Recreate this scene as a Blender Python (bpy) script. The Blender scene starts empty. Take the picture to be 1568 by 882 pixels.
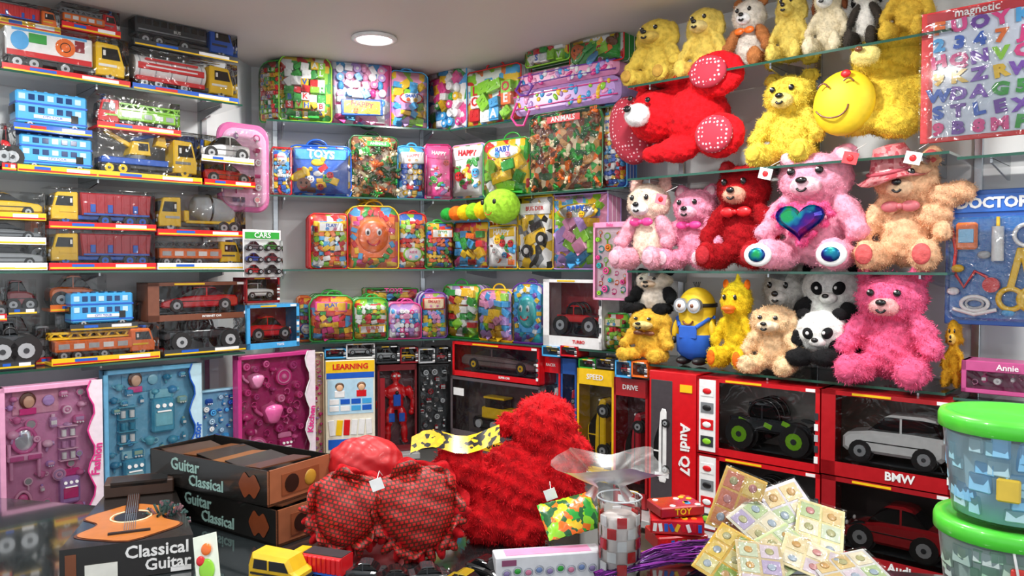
import bpy, bmesh, math, random
import numpy as np
from mathutils import Vector, Matrix, Euler
PI=math.pi
scene=bpy.context.scene
# ------------------------------------------------------------------ survey helpers
CH=1.6
PITCH=math.atan(36/1200)
CP,SP=math.cos(PITCH),math.sin(PITCH)
def ray(px,py):
    a=(px-784)/1200.; b=(441-py)/1200.
    return Vector((a, CP+SP*b, -SP+CP*b))
def on_z(px,py,z):
    d=ray(px,py); t=(z-CH)/d.z
    return Vector((d.x*t,d.y*t,z))
def on_y(px,py,y):
    d=ray(px,py); t=y/d.y
    return Vector((d.x*t,y,CH+d.z*t))
class Run:
    def __init__(s,x,y,ang):
        s.p=Vector((x,y)); s.a=math.radians(ang)
        s.d=Vector((math.cos(s.a),math.sin(s.a))); s.n=Vector((-math.sin(s.a),math.cos(s.a)))
    def hit(s,px,py,off=0):
        r=ray(px,py); r2=Vector((r.x,r.y)); t=(s.p.dot(s.n)+off)/r2.dot(s.n)
        P=r2*t
        return (P-s.p).dot(s.d), CH+r.z*t
    def pt(s,u,off,z=0):
        q=s.p+s.d*u+s.n*off
        return Vector((q.x,q.y,z))
RL=Run(-1.77,2.71,45); RM=Run(-1.144,3.67,19.2); RR=Run(-.31,3.96,-40); RP=Run(.44,3.0,-42)
LV=[CH-.373,CH-.023,CH+.327,CH+.677]
DECK=.66; CT=.95; CEIL=2.58
# ------------------------------------------------------------------ materials
HEX=dict(red='#d4121c',dred='#8c1420',blue='#1a5cc4',sky='#46a8e4',yel='#f2c418',org='#ee701c',grn='#2a9e38',dgrn='#1c5c30',
 lime='#8ed22c',pink='#e43f90',lpink='#f2a0c8',pur='#7038a4',lil='#c09adc',wht='#f0f0f0',blk='#141416',gry='#7c8084',slv='#b4b8bc',
 brn='#784226',crm='#f0dcb4',teal='#20aaae',navy='#1a3c80',tan='#c49258',dgry='#34383c',mag='#c2246e',wood='#a85a22')
def lin(h):
    h=HEX.get(h,h).lstrip('#'); c=[int(h[i:i+2],16)/255 for i in (0,2,4)]
    return tuple([(x/12.92 if x<=.04045 else ((x+.055)/1.055)**2.4) for x in c])+(1,)
MC={}
def newmat(key):
    m=bpy.data.materials.new(key); m.use_nodes=True; nt=m.node_tree
    return m,nt,nt.nodes['Principled BSDF']
def P(c,rough=.32,metal=0,coat=.25):
    k=('P',c,rough,metal,coat)
    if k in MC: return MC[k]
    m,nt,b=newmat('plastic_'+str(c).strip('#'))
    tc=nt.nodes.new('ShaderNodeTexCoord'); n=nt.nodes.new('ShaderNodeTexNoise'); n.inputs['Scale'].default_value=40
    nt.links.new(tc.outputs['Object'],n.inputs['Vector'])
    mx=nt.nodes.new('ShaderNodeMix'); mx.data_type='RGBA'; L=lin(c)
    mx.inputs['A'].default_value=[x*.82 for x in L[:3]]+[1]; mx.inputs['B'].default_value=[min(1,x*1.12+.004) for x in L[:3]]+[1]
    nt.links.new(n.outputs['Fac'],mx.inputs['Factor']); nt.links.new(mx.outputs['Result'],b.inputs['Base Color'])
    b.inputs['Roughness'].default_value=rough; b.inputs['Metallic'].default_value=metal; b.inputs['Coat Weight'].default_value=coat
    b.inputs['Coat Roughness'].default_value=.08
    MC[k]=m; return m
def PM(pal,scale=28,metric='CHEBYCHEV'):
    k=('PM',tuple(pal),scale,metric)
    if k in MC: return MC[k]
    m,nt,b=newmat('print_'+pal[0]+'_'+pal[1])
    tc=nt.nodes.new('ShaderNodeTexCoord'); v=nt.nodes.new('ShaderNodeTexVoronoi'); v.distance=metric; v.inputs['Scale'].default_value=scale
    nt.links.new(tc.outputs['Object'],v.inputs['Vector'])
    sp=nt.nodes.new('ShaderNodeSeparateColor'); nt.links.new(v.outputs['Color'],sp.inputs[0])
    r=nt.nodes.new('ShaderNodeValToRGB'); r.color_ramp.interpolation='CONSTANT'
    e=r.color_ramp.elements; e[0].color=lin(pal[0]); e[1].position=1/len(pal); e[1].color=lin(pal[1])
    for i in range(2,len(pal)):
        q=e.new(i/len(pal)); q.color=lin(pal[i])
    nt.links.new(sp.outputs[0],r.inputs[0]); nt.links.new(r.outputs[0],b.inputs['Base Color'])
    b.inputs['Roughness'].default_value=.3; b.inputs['Coat Weight'].default_value=.3
    MC[k]=m; return m
def FUR(c,dark=.72,sheen=.6):
    k=('F',c,dark)
    if k in MC: return MC[k]
    m,nt,b=newmat('plush_'+str(c).strip('#'))
    tc=nt.nodes.new('ShaderNodeTexCoord'); n=nt.nodes.new('ShaderNodeTexNoise'); n.inputs['Scale'].default_value=55; n.inputs['Detail'].default_value=4
    nt.links.new(tc.outputs['Object'],n.inputs['Vector'])
    r=nt.nodes.new('ShaderNodeValToRGB'); L=lin(c)
    r.color_ramp.elements[0].position=.3; r.color_ramp.elements[1].position=.6
    r.color_ramp.elements[0].color=[x*dark for x in L[:3]]+[1]; r.color_ramp.elements[1].color=[min(1,x*1.08) for x in L[:3]]+[1]
    nt.links.new(n.outputs['Fac'],r.inputs[0]); nt.links.new(r.outputs[0],b.inputs['Base Color'])
    bp=nt.nodes.new('ShaderNodeBump'); bp.inputs['Strength'].default_value=.7; bp.inputs['Distance'].default_value=.008
    nt.links.new(n.outputs['Fac'],bp.inputs['Height']); nt.links.new(bp.outputs[0],b.inputs['Normal'])
    b.inputs['Roughness'].default_value=.9; b.inputs['Sheen Weight'].default_value=.25; b.inputs['Sheen Tint'].default_value=[min(1,x*1.3+.1) for x in L[:3]]+[1]
    b.inputs['Specular IOR Level'].default_value=.2
    MC[k]=m; return m
def glassy(key,tint,gl,rough,bump,ior=1.4,scale=25):
    if key in MC: return MC[key]
    m=bpy.data.materials.new(key); m.use_nodes=True; nt=m.node_tree; nt.nodes.clear()
    o=nt.nodes.new('ShaderNodeOutputMaterial'); t=nt.nodes.new('ShaderNodeBsdfTransparent'); t.inputs[0].default_value=tint
    g=nt.nodes.new('ShaderNodeBsdfGlossy'); g.inputs['Roughness'].default_value=rough
    fr=nt.nodes.new('ShaderNodeFresnel'); fr.inputs[0].default_value=ior
    ad=nt.nodes.new('ShaderNodeMath'); ad.operation='ADD'; ad.inputs[1].default_value=gl; ad.use_clamp=True
    nt.links.new(fr.outputs[0],ad.inputs[0]); mx=nt.nodes.new('ShaderNodeMixShader')
    nt.links.new(ad.outputs[0],mx.inputs[0]); nt.links.new(t.outputs[0],mx.inputs[1]); nt.links.new(g.outputs[0],mx.inputs[2])
    if bump:
        tc=nt.nodes.new('ShaderNodeTexCoord'); n=nt.nodes.new('ShaderNodeTexNoise'); n.inputs['Scale'].default_value=scale; n.inputs['Detail'].default_value=2; n.inputs['Distortion'].default_value=1.5
        nt.links.new(tc.outputs['Object'],n.inputs['Vector']); bp=nt.nodes.new('ShaderNodeBump'); bp.inputs['Strength'].default_value=bump; bp.inputs['Distance'].default_value=.02
        nt.links.new(n.outputs['Fac'],bp.inputs['Height']); nt.links.new(bp.outputs[0],g.inputs['Normal'])
    nt.links.new(mx.outputs[0],o.inputs[0]); MC[key]=m; return m
FILM=glassy('clear_film',(.99,.99,.99,1),.04,.1,.9,1.38,30)
SHEET=glassy('clear_plastic',(.98,.99,.99,1),.02,.08,.35,1.38,12)
FROST=glassy('frosted_plastic',(.9,.95,.97,1),.12,.4,.1,1.3,12)
GLASS=glassy('shelf_glass',(.8,.89,.85,1),.03,.03,0,1.5)
EDGE=P('#1c4f40',.12,0,.6)
# ------------------------------------------------------------------ mesh builder
TXT={}
def textmesh(s,ext=.03,bold=.015):
    if (s,ext,bold) in TXT: return TXT[(s,ext,bold)]
    cu=bpy.data.curves.new('t','FONT'); cu.body=s; cu.size=1; cu.extrude=ext; cu.align_x='CENTER'; cu.align_y='CENTER'; cu.resolution_u=2; cu.offset=bold
    ob=bpy.data.objects.new('t',cu); scene.collection.objects.link(ob)
    dg=bpy.context.evaluated_depsgraph_get(); e=ob.evaluated_get(dg); me=e.to_mesh()
    vs=[(v.co.x,-v.co.z,v.co.y) for v in me.vertices]; fs=[tuple(p.vertices) for p in me.polygons]
    e.to_mesh_clear(); bpy.data.objects.remove(ob); bpy.data.curves.remove(cu)
    TXT[(s,ext,bold)]=(vs,fs); return vs,fs
AXR={'x':Matrix.Rotation(PI/2,4,'Y'),'y':Matrix.Rotation(-PI/2,4,'X'),'z':Matrix.Identity(4)}
def RX(a): return Matrix.Rotation(math.radians(a),4,'X')
def RY(a): return Matrix.Rotation(math.radians(a),4,'Y')
def RZ(a): return Matrix.Rotation(math.radians(a),4,'Z')
def TR(x,y,z): return Matrix.Translation((x,y,z))
def rr(w,h,rt,rb,n=6,cx=0,z0=0):
    rt=min(rt,w*.49,h*.6); rb=min(rb,w*.49,h*.3); p=[]
    for (x,z,r,a) in ((w/2-rb,rb,rb,-90),(w/2-rt,h-rt,rt,0),(-w/2+rt,h-rt,rt,90),(-w/2+rb,rb,rb,180)):
        for i in range(n+1):
            t=math.radians(a+90*i/n); p.append((cx+x+r*math.cos(t),z0+z+r*math.sin(t)))
    return p
class MB:
    def __init__(s): s.v=[];s.f=[];s.m=[];s.s=[];s.mats=[];s.T=Matrix.Identity(4)
    def mi(s,m):
        if m not in s.mats: s.mats.append(m)
        return s.mats.index(m)
    def add(s,vs,fs,mat,smooth=False,R=None):
        b=len(s.v); T=s.T if R is None else s.T@R
        s.v+= [tuple(T@Vector(v)) for v in vs]; i=s.mi(mat)
        s.f+= [tuple(b+k for k in f) for f in fs]; s.m+=[i]*len(fs); s.s+=[smooth]*len(fs)
    def box(s,c,z,mat,b=0,R=None,skip=()):
        hx,hy,hz=z[0]/2,z[1]/2,z[2]/2; h=(hx,hy,hz)
        M=TR(*c) if R is None else TR(*c)@R
        if b<=0:
            vs=[(x*hx,y*hy,q*hz) for x in(-1,1) for y in(-1,1) for q in(-1,1)]
            fs=[(0,1,3,2),(4,6,7,5),(0,4,5,1),(2,3,7,6),(0,2,6,4),(1,5,7,3)]
            s.add(vs,[f for i,f in enumerate(fs) if i not in skip],mat,False,M); return
        b=min(b,hx*.95,hy*.95,hz*.95); idx={};vs=[]
        cs=[(x,y,q) for x in(-1,1) for y in(-1,1) for q in(-1,1)]
        for cc in cs:
            for a in range(3):
                idx[(cc,a)]=len(vs); vs.append(tuple(cc[k]*(h[k] if k==a else h[k]-b) for k in range(3)))
        fs=[]
        for a in range(3):
            o=[k for k in range(3) if k!=a]
            for sg in(-1,1):
                q=[]
                for (p1,p2) in((-1,-1),(1,-1),(1,1),(-1,1)):
                    cc=[0,0,0]; cc[a]=sg; cc[o[0]]=p1; cc[o[1]]=p2; q.append(idx[(tuple(cc),a)])
                fs.append(tuple(q))
        for a,e in((0,1),(0,2),(1,2)):
            t=3-a-e
            for s1 in(-1,1):
                for s2 in(-1,1):
                    c1=[0,0,0];c1[a]=s1;c1[e]=s2;c1[t]=-1;c2=list(c1);c2[t]=1;c1=tuple(c1);c2=tuple(c2)
                    fs.append((idx[(c1,a)],idx[(c2,a)],idx[(c2,e)],idx[(c1,e)]))
        for cc in cs: fs.append((idx[(cc,0)],idx[(cc,1)],idx[(cc,2)]))
        s.add(vs,fs,mat,False,M)
    def cover(s,c,z,mat): s.box(c,z,mat,0,None,(3,4))
    def cyl(s,c,r,h,ax,mat,n=16,r2=None,R=None,cap=None):
        r2=r if r2 is None else r2; M=TR(*c)@(R if R is not None else AXR[ax])
        a=[(r*math.cos(2*PI*i/n),r*math.sin(2*PI*i/n),-h/2) for i in range(n)]; b=[(r2*math.cos(2*PI*i/n),r2*math.sin(2*PI*i/n),h/2) for i in range(n)]
        s.add(a+b,[(i,(i+1)%n,n+(i+1)%n,n+i) for i in range(n)],mat,True,M)
        s.add(a,[tuple(range(n))[::-1]],cap or mat,False,M); s.add(b,[tuple(range(n))],cap or mat,False,M)
    def lathe(s,prof,c,mat,n=24,R=None,wave=None):
        M=TR(*c) if R is None else TR(*c)@R; vs=[]
        for j,(r,z) in enumerate(prof):
            for i in range(n):
                a=2*PI*i/n; rr_=r; zz=z
                if wave: rr_,zz=wave(j,a,r,z)
                vs.append((rr_*math.cos(a),rr_*math.sin(a),zz))
        s.add(vs,[(j*n+i,j*n+(i+1)%n,(j+1)*n+(i+1)%n,(j+1)*n+i) for j in range(len(prof)-1) for i in range(n)],mat,True,M)
    def ell(s,c,r,mat,n=14,k=9,R=None):
        if not hasattr(r,'__len__'): r=(r,r,r)
        M=TR(*c) if R is None else TR(*c)@R
        vs=[(0,0,-r[2])]
        for j in range(1,k):
            p=-PI/2+PI*j/k
            for i in range(n):
                a=2*PI*i/n; vs.append((r[0]*math.cos(p)*math.cos(a),r[1]*math.cos(p)*math.sin(a),r[2]*math.sin(p)))
        vs.append((0,0,r[2])); L=len(vs)-1
        fs=[(0,1+(i+1)%n,1+i) for i in range(n)]+[(1+(j*n)+i,1+j*n+(i+1)%n,1+(j+1)*n+(i+1)%n,1+(j+1)*n+i) for j in range(k-2) for i in range(n)]+[(L,1+(k-2)*n+i,1+(k-2)*n+(i+1)%n) for i in range(n)]
        s.add(vs,fs,mat,True,M)
    def tube(s,pts,r,mat,k=6,closed=False):
        pts=[Vector(p) for p in pts]; n=len(pts); vs=[]
        for i in range(n):
            if closed: t=pts[(i+1)%n]-pts[i-1]
            else: t=pts[min(i+1,n-1)]-pts[max(i-1,0)]
            if t.length<1e-9: t=Vector((1,0,0))
            t.normalize(); up=Vector((0,1,0)) if abs(t.y)<.9 else Vector((0,0,1))
            a=t.cross(up).normalized(); b=a.cross(t)
            for j in range(k):
                q=2*PI*j/k; vs.append(tuple(pts[i]+a*r*math.cos(q)+b*r*math.sin(q)))
        m=n if closed else n-1
        fs=[(i*k+j,i*k+(j+1)%k,((i+1)%n)*k+(j+1)%k,((i+1)%n)*k+j) for i in range(m) for j in range(k)]
        s.add(vs,fs,mat,True)
    def tor(s,c,R_,r,ax,mat,a0=0,a1=360,n=24,k=7,R=None,sx=1,sz=1):
        pts=[]; full=abs(a1-a0)>=360; m=n if full else n+1
        for i in range(m):
            a=math.radians(a0+(a1-a0)*i/n); x,z=R_*math.cos(a)*sx,R_*math.sin(a)*sz
            p=Vector((x,0,z)) if ax=='y' else (Vector((x,z,0)) if ax=='z' else Vector((0,x,z)))
            if R is not None: p=R@p
            pts.append(p+Vector(c))
        s.tube(pts,r,mat,k,full)
    def ext(s,poly,y0,y1,mf,ms=None,R=None):
        ms=ms or mf; n=len(poly); a=[(x,y0,z) for x,z in poly]; b=[(x,y1,z) for x,z in poly]
        s.add(a,[tuple(range(n))],mf,False,R); s.add(b,[tuple(range(n))[::-1]],ms,False,R)
        s.add(a+b,[(i,(i+1)%n,n+(i+1)%n,n+i) for i in range(n)],ms,False,R)
    def loft(s,poly,W,ins,mat,y0=0):
        cx=sum(p[0] for p in poly)/len(poly); cz=sum(p[1] for p in poly)/len(poly); n=len(poly); vs=[]
        hx=max(abs(p[0]-cx) for p in poly); hz=max(abs(p[1]-cz) for p in poly)
        fx=1-ins/hx; fz=1-ins/hz
        ring=[(0,fx,fz),(ins,1,1),(W-ins,1,1),(W,fx,fz)]
        for y,ax,az in ring: vs+=[(cx+(p[0]-cx)*ax,y0+y,cz+(p[1]-cz)*az) for p in poly]
        fs=[(j*n+i,j*n+(i+1)%n,(j+1)*n+(i+1)%n,(j+1)*n+i) for j in range(3) for i in range(n)]+[tuple(range(n)),tuple(range(3*n,4*n))[::-1]]
        s.add(vs,fs,mat,False)
    def text(s,t,x,z,size,mat,y=-.002,R=None,sx=1,bold=.015):
        vs,fs=textmesh(t,.03,bold); M=TR(x,y,z)
        if R is not None: M=M@R
        M=M@Matrix.Diagonal((size*sx,size*.6,size,1)); s.add(vs,fs,mat,False,M)
    def done(s,name,loc=(0,0,0),rz=0,R=None,fix=True):
        me=bpy.data.meshes.new(name); me.from_pydata(s.v,[],s.f)
        for m in s.mats: me.materials.append(m)
        me.polygons.foreach_set('material_index',s.m); me.polygons.foreach_set('use_smooth',s.s); me.update()
        if fix:
            bm=bmesh.new(); bm.from_mesh(me); bmesh.ops.recalc_face_normals(bm,faces=bm.faces); bm.to_mesh(me); bm.free()
        ob=bpy.data.objects.new(name,me); scene.collection.objects.link(ob)
        M=TR(*loc)@Matrix.Rotation(rz,4,'Z')
        if R is not None: M=M@R
        ob.matrix_world=M; return ob
def put(run,x0,x1,yt,base,off,pz=None):
    """width/height/position of something standing on a shelf run"""
    s0,_=run.hit(x0,yt,off); s1,_=run.hit(x1,yt,off)
    if isinstance(base,tuple): z=run.hit((x0+x1)/2,base[0],off)[1]
    else: z=(LV[base]+.003) if base>=0 else DECK+.003
    h=run.hit((x0+x1)/2,yt,off)[1]-z
    return (s0+s1)/2,s1-s0,max(h,.02),z
def stand(mb,name,run,s,off,z,yaw=0,R=None,fix=True):
    return mb.done(name,run.pt(s,off,z),run.a+math.radians(yaw),R,fix)
# ------------------------------------------------------------------ plush maker
def union(blobs,vox):
    bm=bmesh.new()
    for b in blobs:
        R=b[6] if len(b)>6 else Matrix.Identity(4)
        bmesh.ops.create_icosphere(bm,subdivisions=3,radius=1,matrix=TR(b[0],b[1],b[2])@R@Matrix.Diagonal((b[3],b[4],b[5],1)))
    me=bpy.data.meshes.new('u'); bm.to_mesh(me); bm.free()
    ob=bpy.data.objects.new('u',me); scene.collection.objects.link(ob)
    md=ob.modifiers.new('r','REMESH'); md.mode='VOXEL'; md.voxel_size=vox
    sm=ob.modifiers.new('s','SMOOTH'); sm.factor=.5; sm.iterations=5
    dg=bpy.context.evaluated_depsgraph_get(); e=ob.evaluated_get(dg); m=e.to_mesh()
    nv=len(m.vertices); V=np.empty(nv*3); m.vertices.foreach_get('co',V); V=V.reshape(-1,3)
    VN=np.empty(nv*3); m.vertices.foreach_get('normal',VN); VN=VN.reshape(-1,3)
    F=[tuple(p.vertices) for p in m.polygons]
    n=len(m.polygons); C=np.empty(n*3); N=np.empty(n*3); m.polygons.foreach_get('center',C); m.polygons.foreach_get('normal',N)
    e.to_mesh_clear(); bpy.data.objects.remove(ob); bpy.data.meshes.remove(me)
    return V,VN,F,C.reshape(-1,3),N.reshape(-1,3)
def plushpart(mb,blobs,mat,vox,fur,dens=1.,seed=0,fmat=None,lump=None):
    V,VN,F,C,N=union(blobs,vox)
    lump=fur*.35 if lump is None else lump
    if lump>0:
        f=lambda X:(np.sin(X[:,0]*150+2*np.sin(X[:,2]*90))*np.sin(X[:,1]*160+seed)+np.sin(X[:,2]*170+X[:,0]*70+seed)*.8)[:,None]
        V=V+VN*f(V)*lump*.6; C=C+N*f(C)*lump*.6
    mb.add(V.tolist(),F,mat,True)
    if fur>0:
        fl=fur*.66
        g=np.random.default_rng(seed); area=len(F)*vox*vox; k=int(min(16000,area*58000*dens*(.012/fur)))
        i=g.integers(0,len(C),k); c=C[i]+g.normal(0,vox*.4,(k,3)); nn=N[i]
        d=nn*.5+g.normal(0,.36,(k,3))+np.array([0,0,-.42]); d/=np.linalg.norm(d,axis=1)[:,None]
        t=np.cross(nn,g.normal(0,1,(k,3))); t/=np.linalg.norm(t,axis=1)[:,None]+1e-9
        w=fl*.17; L=fl*g.uniform(.6,1.25,(k,1))
        a=c-nn*fl*.15+t*w; b=c-nn*fl*.15-t*w; e=c+d*L
        vs=np.stack([a,b,e],1).reshape(-1,3)
        mb.add(vs.tolist(),[(3*q,3*q+1,3*q+2) for q in range(k)],fmat or mat,False)
def sym(b):
    o=[]
    for q in b:
        o.append(q); r=q[6].copy() if len(q)>6 else None
        if r is not None:
            S=Matrix.Diagonal((-1,1,1,1)); r=S@r@S
            o.append((-q[0],)+tuple(q[1:6])+(r,))
        else: o.append((-q[0],)+tuple(q[1:]))
    return o
def sc(b,sx,sy,sz): return [(q[0]*sx,q[1]*sy,q[2]*sz,q[3]*sx,q[4]*sy,q[5]*sz)+tuple(q[6:]) for q in b]
def teddy(mb,w,h,body,muz='crm',pad=None,fur=.010,kind='bear',ear=None,seed=1,limb=None,eyes=True,bow=None,heart=None,headrot=0,dens=1,patch=False):
    sx=w/.66; sz=h/.98; sy=(sx+sz)/2
    tors=[(0,0,.30,.20,.17,.27),(0,-.01,.5,.14,.12,.14)]
    head=[(0,-.05,.71,.23,.2,.205)]
    ears=sym([(.17,-.02,.89,.08,.045,.085)])
    if kind=='dog': ears=sym([(.21,-.04,.7,.055,.07,.16,RY(-12))])
    if kind=='duck': ears=[(0,-.02,.93,.04,.04,.07)]
    arms=sym([(.22,-.09,.42,.08,.09,.18,RY(-28)),(.28,-.15,.3,.07,.08,.08)])
    legs=sym([(.17,-.17,.12,.105,.2,.115),(.2,-.33,.13,.095,.07,.12)])
    vox=max(.004,h*.02)
    base=tors+head+([] if ear else ears)
    if limb is None: plushpart(mb,sc(base+arms+legs,sx,sy,sz),FUR(body),vox,fur,dens,seed)
    else:
        plushpart(mb,sc(base,sx,sy,sz),FUR(body),vox,fur,dens,seed); plushpart(mb,sc(arms,sx,sy,sz),FUR(limb),vox,fur,dens,seed+1); plushpart(mb,sc(legs,sx,sy,sz),FUR(limb),vox,fur,dens,seed+2)
    if ear: plushpart(mb,sc(ears,sx,sy,sz),FUR(ear),vox,fur,dens,seed+3)
    S=lambda c,r,m,n=14,R=None:mb.ell((c[0]*sx,c[1]*sy,c[2]*sz),(r[0]*sx,r[1]*sy,r[2]*sz),m,n,9,R)
    if kind!='dog' and not ear:
        for q in(-1,1): S((q*.17,-.06,.885),(.05,.02,.055),FUR(pad or muz))
    if kind=='duck': S((0,-.27,.64),(.1,.1,.035),P('org',.5)); S((0,-.25,.61),(.07,.08,.03),P('org',.5))
    else:
        plushpart(mb,sc([(0,-.22,.645,.1 if kind!='dog' else .12,.08 if kind!='dog' else .13,.075)],sx,sy,sz),FUR(muz),vox*.7,fur*.4,dens,seed+5)
        S((0,-.305 if kind!='dog' else -.355,.68),(.036,.022,.026),P('blk',.2)); 
        mb.tor((0,-.30*sy if kind!='dog' else -.35*sy,.635*sz),.03*sx,.004,'y',P('blk',.4),200,340,8,5)
    if eyes:
        for q in(-1,1):
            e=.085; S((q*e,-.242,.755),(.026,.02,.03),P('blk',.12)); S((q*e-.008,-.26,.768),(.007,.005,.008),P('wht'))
    if pad:
        for q in(-1,1): S((q*.2,-.395,.13),(.065,.025,.08),FUR(pad))
    if bow:
        for q in(-1,1): S((q*.07,-.2,.5),(.07,.03,.045),P(bow,.4)); 
        S((0,-.215,.5),(.025,.025,.025),P(bow,.4))
    if heart:
        def hp(k):
            o=[]
            for i in range(32):
                t=2*PI*i/32; o.append((.0092*k*16*math.sin(t)**3*sx, (.38+.0092*k*(13*math.cos(t)-5*math.cos(2*t)-2*math.cos(3*t)-math.cos(4*t)))*sz))
            return o
        plushpart(mb,[(x,-.27*sy,z,.03*sx,.05*sy,.03*sz) for x,z in hp(1.12)[::2]],FUR('#ec5c94'),vox,.008,1,7)
        mb.loft(hp(1),.08*sy,.05*sy,heart,y0=-.36*sy)
        for q in(-1,1): S((q*.22,-.42,.12),(.09,.02,.09),P('wht',.4)); S((q*.22,-.435,.12),(.055,.015,.055),heart)
def blobs_px(run,off,s0,z0,lst):
    o=[]
    for (px,py,rx,rz,dy,*k) in lst:
        s,z=run.hit(px,py,off); q=run.pt(s,off); dep=q.y; kf=dep/1200
        ry=k[0]*kf if k and k[0] else min(rx,rz)*kf
        t=(s-s0,dy,z-z0,rx*kf*1.1,ry,rz*kf)
        if len(k)>1: t=t+(RY(k[1]),)
        o.append(t)
    return o
# ------------------------------------------------------------------ room
def slab(name,pts,z0,z1,mat):
    mb=MB(); n=len(pts); a=[(p[0],p[1],z0) for p in pts]; b=[(p[0],p[1],z1) for p in pts]
    mb.add(a+b,[tuple(range(n))[::-1],tuple(range(n,2*n))]+[(i,(i+1)%n,n+(i+1)%n,n+i) for i in range(n)],mat); return mb.done(name)
def wallmat(c,key,bump=.1):
    m,nt,b=newmat(key); tc=nt.nodes.new('ShaderNodeTexCoord'); n=nt.nodes.new('ShaderNodeTexNoise'); n.inputs['Scale'].default_value=3; n.inputs['Detail'].default_value=6
    nt.links.new(tc.outputs['Object'],n.inputs['Vector']); r=nt.nodes.new('ShaderNodeValToRGB'); L=lin(c)
    r.color_ramp.elements[0].color=[x*.9 for x in L[:3]]+[1]; r.color_ramp.elements[1].color=L
    nt.links.new(n.outputs['Fac'],r.inputs[0]); nt.links.new(r.outputs[0],b.inputs['Base Color']); b.inputs['Roughness'].default_value=.55
    return m
WM=wallmat('#e9ecec','painted_wall'); CM=wallmat('#dcd6d2','painted_ceiling')
def wall(name,a,b,th=.08):
    a=Vector(a[:2]);b=Vector(b[:2]);d=(b-a).normalized();n=Vector((-d.y,d.x))*th
    slab(name,[a,b,b+n,a+n],0,CEIL,WM)
WD=.28; PD=.33
def isect(p,d,q,e):
    det=d.x*(-e.y)+e.x*d.y; w=q-p; t=(w.x*(-e.y)+e.x*w.y)/det; return p+d*t
Lb=RL.pt(.9,WD); Mb=RM.pt(-.06,WD); 
cor=isect((RM.p+RM.n*WD),RM.d,(RR.p+RR.n*WD),RR.d)
Pb0=RP.pt(-.02,PD); Rb=isect(RR.p+RR.n*WD,RR.d,Vector((Pb0.x,Pb0.y)),RP.n)
wall('wall_left',RL.pt(-1.6,WD),Lb); wall('wall_column',Lb,Mb,.06); wall('wall_back',Mb,cor); wall('wall_right',cor,Rb); wall('wall_return',Rb,Pb0,.05); wall('wall_side',Pb0,RP.pt(3.0,PD))
fm=wallmat('#a8a29a','floor_tile'); slab('floor',[(-4,-1.5),(4,-1.5),(4,5),(-4,5)],-.05,0,fm)
slab('ceiling',[(-4,-1.5),(4,-1.5),(4,5),(-4,5)],CEIL,CEIL+.06,CM)
# shelves
STEEL=P('slv',.25,.9)
def shelf(run,u0,u1,z,dep,ends=None):
    mb=MB(); bk=dep-.02
    pts=[(u0,0),(u1,0),(u1,bk),(u0,bk)] if ends is None else ends
    n=len(pts); A=[(p[0],p[1],-.008) for p in pts];B=[(p[0],p[1],0) for p in pts]
    mb.add(A,[tuple(range(n))],GLASS); mb.add(B,[tuple(range(n))],GLASS)
    mb.add(A+B,[(i,(i+1)%n,n+(i+1)%n,n+i) for i in range(n)],EDGE)
    k=max(2,int((u1-u0)/.5)+1)
    for i in range(k):
        u=u0+.08+(u1-u0-.16)*i/(k-1)
        mb.ext([(0,-.009),(-.0,-.05),(.02,-.05),(dep-.05,-.02),(dep-.05,-.009)],-.003,.003,STEEL,R=TR(u,dep-.022,0)@RZ(-90))
    mb.done('glass_shelf',run.pt(0,0,z),run.a,fix=False)
for i,z in enumerate(LV):
    shelf(RL,-1.2,.89,z,WD); 
    cl=Vector((cor.x,cor.y))-RM.p; shelf(RM,0,.88,z,WD,[(0,0),(.88,0),(cl.dot(RM.d),WD-.02),(0,WD-.02)])
    cl=Vector((cor.x,cor.y))-RR.p; shelf(RR,0,1.0,z,WD,[(.0,0),(1.02,0),(1.02,WD-.02),(cl.dot(RR.d)+.01,WD-.02)])
    shelf(RP,0,1.1,z,PD)
shelf(RP,1.12,2.4,LV[2]-.02,PD-.02); shelf(RP,1.12,2.4,LV[0]-.01,PD-.02)
for run,us,dp in((RL,(-.6,.0,.84),WD),(RM,(.05,.8),WD),(RR,(.9,),WD),(RP,(.05,.6,1.11,1.7),PD)):
    for u in us:
        mb=MB(); mb.box((0,-.008,1.55),(.025,.014,1.7),STEEL,.002); mb.done('shelf_upright',run.pt(u,dp),run.a)
# deck cabinet under shelves
DK=P('#5a4a40',.35)
def deck(run,u0,u1,back,front):
    mb=MB(); mb.box(((u0+u1)/2,(back+front)/2,DECK-.015),(u1-u0,back-front,.03),P('#a8a8a8',.3),.003)
    mb.box(((u0+u1)/2,(back+front)/2+.02,(DECK-.03)/2),(u1-u0-.02,back-front-.05,DECK-.03),DK)
    n=max(1,int((u1-u0)/.5))
    for i in range(n):
        c=u0+(i+.5)*(u1-u0)/n; mb.box((c,front+.035,.33),((u1-u0)/n-.02,.02,.54),P('#6b5d50',.35),.004); mb.cyl((c+.15,front+.015,.45),.008,.03,'y',STEEL,10)
    mb.done('base_cabinet',run.pt(0,0),run.a)
deck(RL,-1.4,.86,WD-.01,-.08); deck(RM,.02,.72,WD-.01,-.02); deck(RR,.12,.62,WD-.01,-.02); deck(RP,-.1,2.6,PD-.01,-.08)
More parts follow.
